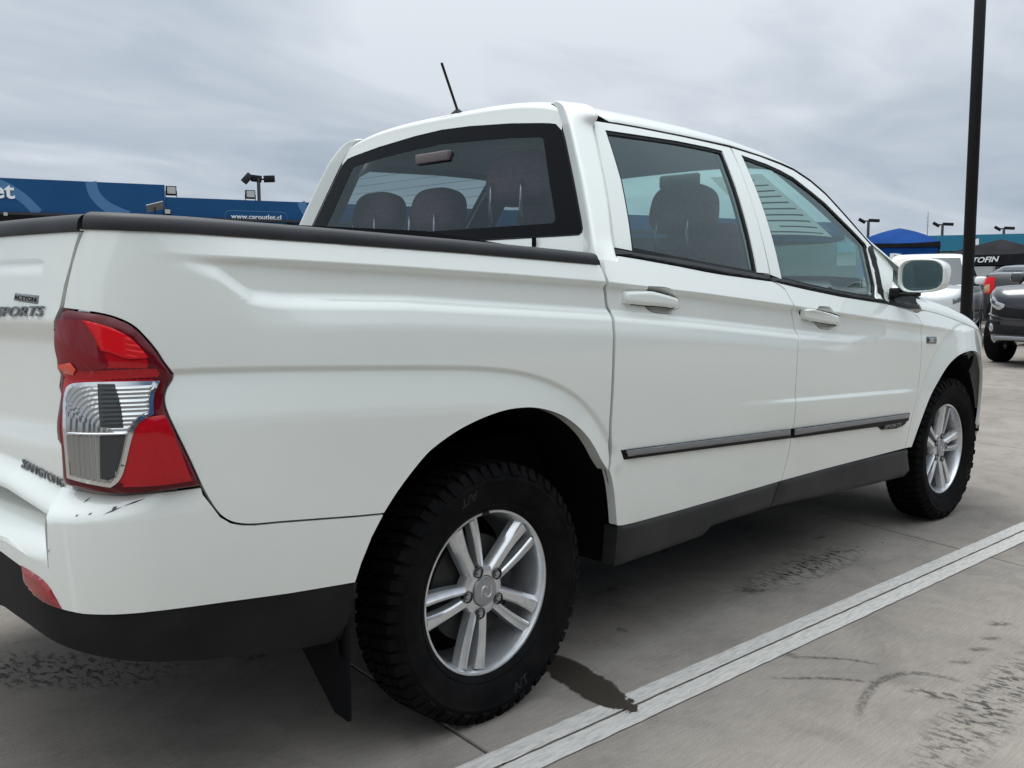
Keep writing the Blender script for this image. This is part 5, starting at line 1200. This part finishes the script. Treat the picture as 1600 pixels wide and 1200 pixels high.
# far fasciae
TEAL=mat('teal_fascia',(.008,.155,.255),.5); YELL=mat('yellow_fascia',(.55,.30,.02),.5); PALE=mat('pale_wall',(.45,.46,.46),.7); vary(PALE,(.40,.41,.41),(.48,.49,.49),.8)
def facade(name,a,b,z0,z1,h,mt,wall,label,depth=5.):
    a=np.array(a);b=np.array(b); d=(b-a)/np.hypot(*(b-a)); q=np.array([-d[1],d[0]]); 
    if q@(a-np.array([CAMP.x,CAMP.y]))<0: q=-q
    t=tag(empty(name,(float(a[0]),float(a[1]),0)),label,'building'); Lh=float(np.hypot(*(b-a)))
    def box(nm,x0,x1,y0,y1,za,zb,mm,par=t):
        m=MB(); V=[(*(d*x+q*y),z) for z in (za,zb) for x,y in ((x0,y0),(x1,y0),(x1,y1),(x0,y1))]; m.add(V,[(3,2,1,0),(4,5,6,7),(0,1,5,4),(1,2,6,5),(2,3,7,6),(3,0,4,7)]); return m.build(nm,mm,par)
    box('wall',0,Lh,.6,depth,0,h,wall); box('roof',-.2,Lh+.2,.3,depth+.2,h,h+.15,BUILD)
    fa_=box('fascia_board',-.1,Lh+.1,0,.3,z0,z1,mt)
    n=int(Lh/3)
    for k in range(n):
        w_=box('window',k*3+.5,k*3+2.3,.55,.62,.5,min(2.2,z0-.3),SMOKE); box('frame',k*3+.42,k*3+.5,.52,.62,.4,min(2.3,z0-.2),GREYM,w_); box('frame',k*3+2.3,k*3+2.38,.52,.62,.4,min(2.3,z0-.2),GREYM,w_)
    return t,d,q
tb,d,q=facade('showroom_building',(50.6,28.0),(56.5,13.5),2.95,3.85,2.9,TEAL,PALE,'pale showroom with teal fascia board beyond the blue canopy')
def t_on(name,txt,size,along,z,parent,d,q,width=None,bold=.01,mt=WHITEP):
    V,F=text_mesh(txt,size,.01,0,bold); k=width/(V[:,0].max()-V[:,0].min()) if width else 1
    sgn=1
    X=[(d[0]*(along+x*k)-q[0]*(.02+zz_),d[1]*(along+x*k)-q[1]*(.02+zz_),z+y) for x,y,zz_ in V]; return mk(name,X,F,mt,parent,False)
t_on('fascia_lettering','M',.72,10.75,3.12,tb,d,q,.75,.008); 
facade('yellow_roofed_building',(57.3,17.3),(60.5,6.),2.95,3.72,2.9,YELL,PALE,'far building with a yellow fascia behind the black canopy')
BLUEC=mat('blue_canvas',(.006,.035,.22),.85,spec=.1); vary(BLUEC,(.004,.038,.165),(.006,.050,.21),2); BLACKC=mat('black_canvas',(.010,.010,.013),.9,spec=.15); vary(BLACKC,(.008,.008,.010),(.015,.015,.018),2)
def canopy(name,loc,rz,w_,he,hp,val,roofm,valm,label,sag=.12):
    t=tag(empty(name,loc,rz),label,'canopy tent')
    h=w_/2; n=8; m=MB()
    for k in range(4):
        a=k*math.pi/2; ca,sa=math.cos(a),math.sin(a); V=[];F=[]
        for i in range(n+1):
            u_=i/n; rr=h*u_; z=hp+(he-hp)*(u_-sag*math.sin(math.pi*u_))
            for j in range(n+1):
                y=rr*(2*j/n-1); zz_=z+.05*(1-(2*j/n-1)**2)*u_*-1; V.append((ca*rr-sa*y,sa*rr+ca*y,zz_))
        for i in range(n):
            for j in range(n):
                q_=i*(n+1)+j; F.append((q_,q_+1,q_+n+2,q_+n+1))
        m.add(V,F)
    rf=m.build('canopy_roof',roofm,t,True)
    for k in range(4):
        m=MB(); a=k*math.pi/2; ca,sa=math.cos(a),math.sin(a); V=[]
        for j in range(n+1):
            y=h*(2*j/n-1); V+=[(ca*(h+.004)-sa*y,sa*(h+.004)+ca*y,he-.05*(1-(2*j/n-1)**2)),(ca*(h+.03)-sa*y,sa*(h+.03)+ca*y,he-val)]
        m.add(V,[(2*j,2*j+1,2*j+3,2*j+2) for j in range(n)]); m.build('valance',valm,t)
        m=MB(); x,y=ca*(h-.05)-sa*(h-.05),sa*(h-.05)+ca*(h-.05); m.box((x-.025,y-.025,0),(x+.025,y+.025,he)); m.build('leg',POLEB,t)
    return t
c1=canopy('canopy_tent',(34.6,13.03,0),math.radians(21),2.9,2.66,3.24,.20,BLUEC,BLACKC,'blue pop-up canopy with a black valance behind the white car')
m=MB(); m.box((-1.44,-1.38,1.35),(-1.41,1.36,2.44)); bw=m.build('side_wall',BLUEC,c1)
V,F=text_mesh('D',.5,.006,0,.03); mk('wall_emblem',[(-1.45-zz_,.25-x*1.3,1.95+y*.8) for x,y,zz_ in V],F,WHITEP,bw,False)
c2=canopy('canopy_tent',(30.15,7.87,0),math.radians(10),2.7,2.04,2.50,.36,BLACKC,BLACKC,'black pop-up canopy with white lettering beside the lamp post',.05)
V,F=text_mesh('AUTOFIN',.25,.005,.25,.006); k=1.12/(V[:,0].max()-V[:,0].min())
mk('canopy_lettering',[(-1.392-zz_,.95-x*k,1.735+y*.9+.045*x) for x,y,zz_ in V],F,WHITEP,c2,False)
# kerbs and a low rail across the lot
KERB=mat('kerb_concrete',(.24,.235,.23),.8); KW=mat('kerb_white',(.55,.55,.54),.7); vary(KW,(.45,.45,.44),(.6,.6,.59),5)
def cross_strip(name,c,az,ln,w_,h,mt,label,kind=None,cat=None,z0=0.):
    m=MB(); m.box((-ln/2,-w_/2,z0),(ln/2,w_/2,h)); o=bev(m.build(name,mt),.015); o.location=(c[0],c[1],0); o.rotation_euler=(0,0,az); tag(o,label,cat,None,kind); return o
AZK=math.radians(20-90)
cross_strip('kerb',(31.2,8.8),AZK+.03,14,.35,.13,KW,None,'structure')
cross_strip('kerb',(21.7,5.5),AZK+.03,9,.30,.12,KERB,None,'structure')
cross_strip('kerb',(26.3,7.1),AZK+.03,9,.25,.11,KERB,None,'structure')
rl=tag(empty('guard_rail',(22.3,5.3,0),AZK+.03),'low dark rail across the lot behind the lamp post','rail')
m=MB(); m.tube([(-3,0,.50),(3,0,.50)],.05,8); m.build('rail',POLEB,rl,True)
for x in (-2.8,-1.4,0,1.4,2.8):
    m=MB(); m.tube([(x,0,0),(x,0,.5)],.04,8); m.build('post',POLEB,rl)
# ------------------------------------------------------------------ other cars
CARG=mat('car_window',(.020,.030,.032),.05,spec=.8); 
SILV=mat('headlamp_glass',(.50,.52,.53),.12,metal=.7,coat=1)
def boolean_cut(o,cutters):
    for c in cutters:
        md=o.modifiers.new('b','BOOLEAN'); md.operation='DIFFERENCE'; md.object=c; md.solver='EXACT'
    dg=bpy.context.evaluated_depsgraph_get(); me=bpy.data.meshes.new_from_object(o.evaluated_get(dg)); o.modifiers.clear(); old=o.data; o.data=me
    for c in cutters: bpy.data.objects.remove(c)
def car(name,label,loc,rz,paint,L_,W_,H_,wb,kind,wr=.36,hood=.98,belt_=1.05,low=.26,cab=None,trim=None,wo=.125):
    t=tag(empty(name,loc,rz),label,'pickup truck' if kind=='pickup' else 'car')
    F0=L_/2; xs_=[-F0,-F0+.02,-F0+.08,-F0+.22,-F0+.5,-F0+.9,-1.2,-.8,-.4,0,.4,.8,F0-1.1,F0-.8,F0-.6,F0-.42,F0-.28,F0-.16,F0-.08,F0-.03,F0]
    wf=[.62,.80,.92,.97,.99,1,1,1,1,1,1,1,1,1,.965,.92,.855,.77,.66,.47,.0]
    bx=cab or (-F0+.25,-F0+.95,.25,1.05)   # rear base, rear top, front top, front base of the cabin
    def ztop(x):
        if kind=='pickup': rear=belt_+.02
        else: rear=belt_
        z=np.interp(x,[-F0,-F0+.1,bx[3],bx[3]+.05,F0-.25,F0-.05,F0],[rear-.06,rear,belt_,belt_-.01,hood-.03,hood-.16,hood-.22]); return float(z)
    lv=[0,.06,.16,.34,.52,.68,.82,.93,1.0]; pf=[.90,.955,.985,1,1,.99,.985,.965,.92]
    def SS(ti,f_):
        x=float(np.interp(ti,range(len(xs_)),xs_)); w_=float(np.interp(ti,range(len(xs_)),wf))*W_/2; zt=ztop(x); zb=low+.10*sst(F0-.5,F0,x)+.10*sst(-F0+.5,-F0,x)
        bulge=.0
        return np.array([x,w_*float(np.interp(f_,lv,pf)),zb+(zt-zb)*f_])
    G=[]
    for i in range(len(xs_)):
        row=[SS(i,f_) for f_ in lv]; a=row[-1]
        for u_ in (.8,.5,.2): row.append(np.array([a[0],a[1]*u_,a[2]+.045*(1-u_**2)]))
        row+= [np.array([p_[0],-p_[1],p_[2]]) for p_ in row[::-1]]
        G.append(row)
    G=np.array(G); body=grid('body',G,paint,t,flip=False)
    bm=bmesh.new(); bm.from_mesh(body.data); bmesh.ops.remove_doubles(bm,verts=bm.verts[:],dist=.0008); bmesh.ops.holes_fill(bm,edges=[e for e in bm.edges if e.is_boundary]); bmesh.ops.recalc_face_normals(bm,faces=bm.faces[:]); bm.to_mesh(body.data); bm.free()
    cut=[]
    for ax_ in (-wb/2,wb/2):
        for sd in (-1,1):
            m=MB(); m.lathe([(.0005,sd*(W_/2-.34)),(wr+.07,sd*(W_/2-.34)),(wr+.07,sd*(W_/2+.2)),(.0005,sd*(W_/2+.2))],(ax_,0,wr+.02),'y',28); c=m.build('cutter',DARK); c.matrix_world=t.matrix_world
            bm=bmesh.new(); bm.from_mesh(c.data); bmesh.ops.remove_doubles(bm,verts=bm.verts[:],dist=.001); bmesh.ops.recalc_face_normals(bm,faces=bm.faces[:]); bm.to_mesh(c.data); bm.free(); c.parent=t; cut.append(c)
    bpy.context.view_layer.update(); boolean_cut(body,cut); autosmooth(body,38)
    m=MB(); m.box((-wb/2-.3,-W_/2+.36,low+.04),(wb/2+.3,W_/2-.36,wr+.5)); m.build('wheel_well',DARK,t)
    # cabin shell: rings from belt to roof
    b0,b1,c1_,c0_=bx; wb_=W_/2*.93; wt=W_/2*.70
    def ring(f_,ins=0):
        xr=b0+(b1-b0)*f_; xf=c0_+(c1_-c0_)*f_; w_=wb_+(wt-wb_)*f_; z=belt_-.02+(H_-belt_-.06)*f_; return xr,xf,w_,z
    rows=[]
    for f_ in (0,.3,.6,.85,1.0):
        xr,xf,w_,z=ring(f_); n=7; o_=[]
        for k in range(n): o_.append((xr-.03*math.cos((k/(n-1)-.5)*2.6)+.03,w_*(1-2*k/(n-1))*-1,z))
        for k in range(1,8): o_.append((xr+(xf-xr)*k/8,w_,z))
        for k in range(n): o_.append((xf+.14*math.cos((k/(n-1)-.5)*2.6)-.05,w_*(1-2*k/(n-1)),z))
        for k in range(1,8): o_.append((xf+(xr-xf)*k/8,-w_,z))
        rows.append(o_)
    cx=sum(p_[0] for p_ in rows[-1])/len(rows[-1])
    for s_,dz in ((.90,.035),(.6,.055),(.0,.06)): rows.append([(cx+(p_[0]-cx)*s_,p_[1]*s_,rows[4][0][2]+dz) for p_ in rows[4]])
    R_=np.array(rows); R_=np.concatenate([R_,R_[:,:1]],1); cabin=grid('cabin',R_,paint,t,flip=False)
    bm=bmesh.new(); bm.from_mesh(cabin.data); bmesh.ops.remove_doubles(bm,verts=bm.verts[:],dist=.0008); bmesh.ops.recalc_face_normals(bm,faces=bm.faces[:]); bm.to_mesh(cabin.data); bm.free(); autosmooth(cabin,35)
    def quad(nm,P_,par=cabin,mt=CARG,off=.012):
        P_=np.array(P_); nrm=np.cross(P_[1]-P_[0],P_[2]-P_[0]); nrm/=np.linalg.norm(nrm); cen=P_.mean(0)
        if nrm@(cen-np.array([cx,0,cen[2]]))<0: nrm=-nrm
        V=[p_+nrm*off for p_ in P_]+[p_-nrm*.01 for p_ in P_]; n=len(P_); m=MB(); m.add(V,[tuple(range(n)),tuple(range(n,2*n))[::-1]]+[(i,(i+1)%n,(i+1)%n+n,i+n) for i in range(n)]); return m.build(nm,mt,par)
    def sidept(x,f_,sd):
        return (x,sd*(wb_+(wt-wb_)*f_),belt_-.02+(H_-belt_-.06)*f_)
    def xr(f_): return b0+(b1-b0)*f_
    def xf(f_): return c0_+(c1_-c0_)*f_
    for sd in (-1,1):
        Lb=xf(.06)-xr(.06); n=2 if kind=='pickup' else 3
        for k in range(n):
            a0,a1=k/n+.02,(k+1)/n-.02
            if k==0: a0+=.03
            if k==n-1: a1-=.05
            quad('side_window',[sidept(xr(.08)+(xf(.08)-xr(.08))*a0,.08,sd),sidept(xr(.08)+(xf(.08)-xr(.08))*a1,.08,sd),sidept(xr(.86)+(xf(.86)-xr(.86))*a1,.86,sd),sidept(xr(.86)+(xf(.86)-xr(.86))*a0,.86,sd)],off=.006)
    # windscreen and back window follow the curved ends
    def endglass(nm,i0,i1,f0,f1,off):
        ks=list(range(i0,i1+1)); rr=R_[1:4]; gg=[]
        for f_ in (f0,.33,.6,f1):
            o_=[]
            for k in ks:
                zz_=[R_[i][k] for i in range(5)]; q=np.array([np.interp(f_,(0,.3,.6,.85,1.0),[z[c] for z in zz_]) for c in range(3)]); q[0]+=off; q[1]*=.90; o_.append(q)
            gg.append(o_)
        grid(nm,gg,CARG,cabin,thick=.004)
    endglass('back_window',0,6,.10,.9,-.012); endglass('windscreen',14,20,.06,.93,.012)
    def patch(nm,t0,t1,f0,f1,mt,sd,off=.01,n=6,par=body,f0b=None,f1b=None):
        gg=[]
        for i in range(n+1):
            u_=i/n; ti=t0+(t1-t0)*u_; a0=f0+((f0b if f0b is not None else f0)-f0)*u_; a1=f1+((f1b if f1b is not None else f1)-f1)*u_; row=[]
            for j in range(5):
                f_=a0+(a1-a0)*j/4; p_=SS(ti,f_); e1=SS(ti+.02,f_)-SS(ti-.02,f_); e2=SS(ti,f_+.01)-SS(ti,f_-.01); nn__=np.cross(e2,e1); nn__/=np.linalg.norm(nn__)
                if nn__[1]<0 and ti<len(xs_)-2 and ti>2: nn__=-nn__
                p_=p_+nn__*off*(1 if 0<j<4 and 0<i<n else .3); row.append((p_[0],sd*p_[1],p_[2]))
            gg.append(row)
        return grid(nm,gg,mt,par,thick=.006)
    for ax_ in (-wb/2,wb/2):
        for sd in (-1,1):
            wl=empty('wheel',(ax_,sd*(W_/2-wo),wr),0 if sd<0 else math.pi,t)
            m=MB(); m.lathe([(wr*.60,-.095),(wr*.64,-.115),(wr*.85,-.122),(wr*.96,-.105),(wr,-.075),(wr,.075),(wr*.96,.105),(wr*.6,.11)],(0,0,0),'y',36); m.build('tyre',RUBBER,wl,sharp=40)
            m=MB(); m.lathe([(wr*.61,-.10),(wr*.57,-.105),(wr*.55,-.06),(wr*.52,.05),(.001,.05)],(0,0,0),'y',28)
            m.build('rim',ALLOYD,wl,sharp=35); m=MB()
            for k in range(5):
                a=2*math.pi*k/5; M_=Matrix.Rotation(-a,3,'Y'); m.box((.0,-.085,-.030),(wr*.57,-.055,.030),M_)
            m.lathe([(.06,-.05),(.06,-.09),(.001,-.095)],(0,0,0),'y',16); m.build('spokes',ALLOY,wl)
    for sd in (-1,1):
        mm=empty('door_mirror',(c0_-.30,sd*(W_/2+.02),belt_+.09),0,t)
        soft_block('mirror_shell',(0,sd*.06,0),(.12,.22,.16),trim or paint,mm,p=3.5,n=8)
        m=MB(); m.box((-.04,-.09,-.10),(.04,.03,-.06)) if sd>0 else m.box((-.04,-.03,-.10),(.04,.09,-.06)); m.build('mirror_arm',BLACKP,mm)
    return t,patch,body,SS
def lamp(*a,**k): pass
DGREY=mat('dark_grey_metallic',(.030,.031,.036),.25,metal=.5,coat=1); MGREY=mat('grey_metallic',(.11,.12,.135),.28,metal=.5,coat=1); CGREY=mat('charcoal_metallic',(.040,.040,.042),.3,metal=.4,coat=1); WCAR=mat('white_car_paint',(.74,.77,.77),.25,coat=1)
# dark grey suv facing the camera at the right edge
hd=math.radians(176); cen=np.array([13.15,2.02])-.0; h2=np.array([math.cos(hd),math.sin(hd)]); rt=np.array([h2[1],-h2[0]])
wb=2.89; cc_=cen-h2*(wb/2)-rt*.68
sv,pt,bd,SSv=car('parked_car','dark grey suv facing the camera at the right edge of the lot',(float(cc_[0]),float(cc_[1]),0),hd,DGREY,4.89,1.70,1.72,wb,'suv',.37,1.12,1.14,.27,trim=CGREY,wo=-.005)
for sd in (-1,1):
    hl=pt('headlamp',15.0,18.7,.74,.93,SILV,sd,.012,10,f0b=.68,f1b=.84); pt('lamp_bowl',15.4,16.6,.78,.89,SMOKE,sd,.016,5,par=hl); pt('lamp_bowl',16.8,17.8,.75,.85,SMOKE,sd,.016,5,par=hl)
    fg=pt('fog_recess',16.3,18.3,.14,.42,BLACKP,sd,.010,6); c_=SSv(17.2,.28)
    m=MB(); m.lathe([(.052,0),(.058,.02),(.045,.028),(.001,.034)],(0,0,0),'z',18); o=m.build('fog_lamp',SILV,fg,sharp=40); o.location=(c_[0]-.005,sd*c_[1],c_[2]); o.rotation_euler=(0,math.radians(90),math.radians(sd*38))
    pt('bumper_skid',16.8,19.6,.02,.10,GREYM,sd,.012,5)
    pt('grille',18.2,19.98,.50,.78,BLACKP,sd,.010,5); pt('lower_grille',18.0,19.98,.14,.36,BLACKP,sd,.010,5)
    pt('bumper_line',14.9,19.6,.505,.535,CGREY,sd,.016,8)
# white car behind the door mirror
hd=math.radians(196)
wv,pt,bd,SSw=car('parked_car','white car standing behind the door mirror of the white pickup',(17.85,5.15,0),hd,WCAR,4.6,1.82,1.76,2.65,'suv',.35,1.05,1.10,.26,cab=(-1.95,-1.45,.30,1.0))
for sd in (-1,1): pt('headlamp',14.2,17.6,.72,.90,SILV,sd,.012,8); pt('tail_lamp',1.2,3.4,.60,.9,REDB,sd,.01,5)
# grey car between canopy and lamp post
hd=math.radians(106)
gv,pt,bd,SSg=car('parked_car','grey hatchback side on behind the lamp post, partly hidden by the charcoal pickup',(23.6,5.3,0),hd,MGREY,4.3,1.76,1.60,2.55,'hatch',.32,.98,1.00,.22,cab=(-1.95,-1.2,.3,1.05))
for sd in (-1,1): pt('headlamp',14.4,17.2,.70,.90,SILV,sd,.012,8)
# charcoal pickup seen from behind
hd=math.radians(-76)
cc_=np.array([18.787,1.560])
pv,pt,bd,SSp=car('parked_pickup','charcoal pickup with a red and amber tail lamp beyond the dark grey suv',(float(cc_[0]),float(cc_[1]),0),hd,CGREY,5.3,1.86,1.82,3.2,'pickup',.38,1.16,1.30,.36,cab=(-.75,-.55,.75,1.35))
AMB=mat('amber_lens',(.55,.30,.16),.15,coat=1)
for sd in (-1,1):
    tl=pt('tail_lamp',1.0,2.9,.58,.93,REDB,sd,.016,6); pt('indicator_lens',1.1,2.5,.60,.80,AMB,sd,.022,5,par=tl)

# ------------------------------------------------------------------ unseen hall added behind the camera to darken the truck's near side
HALL=mat('hall_cladding',(.11,.115,.12),.6); vary(HALL,(.095,.10,.105),(.125,.13,.135),.4)
facade('light_blocking_hall',(-26,-11.0),(30,-13.0),4.2,5.6,5.3,NAVY,HALL,'unseen long grey hall added to darken the near side of the truck',9.)
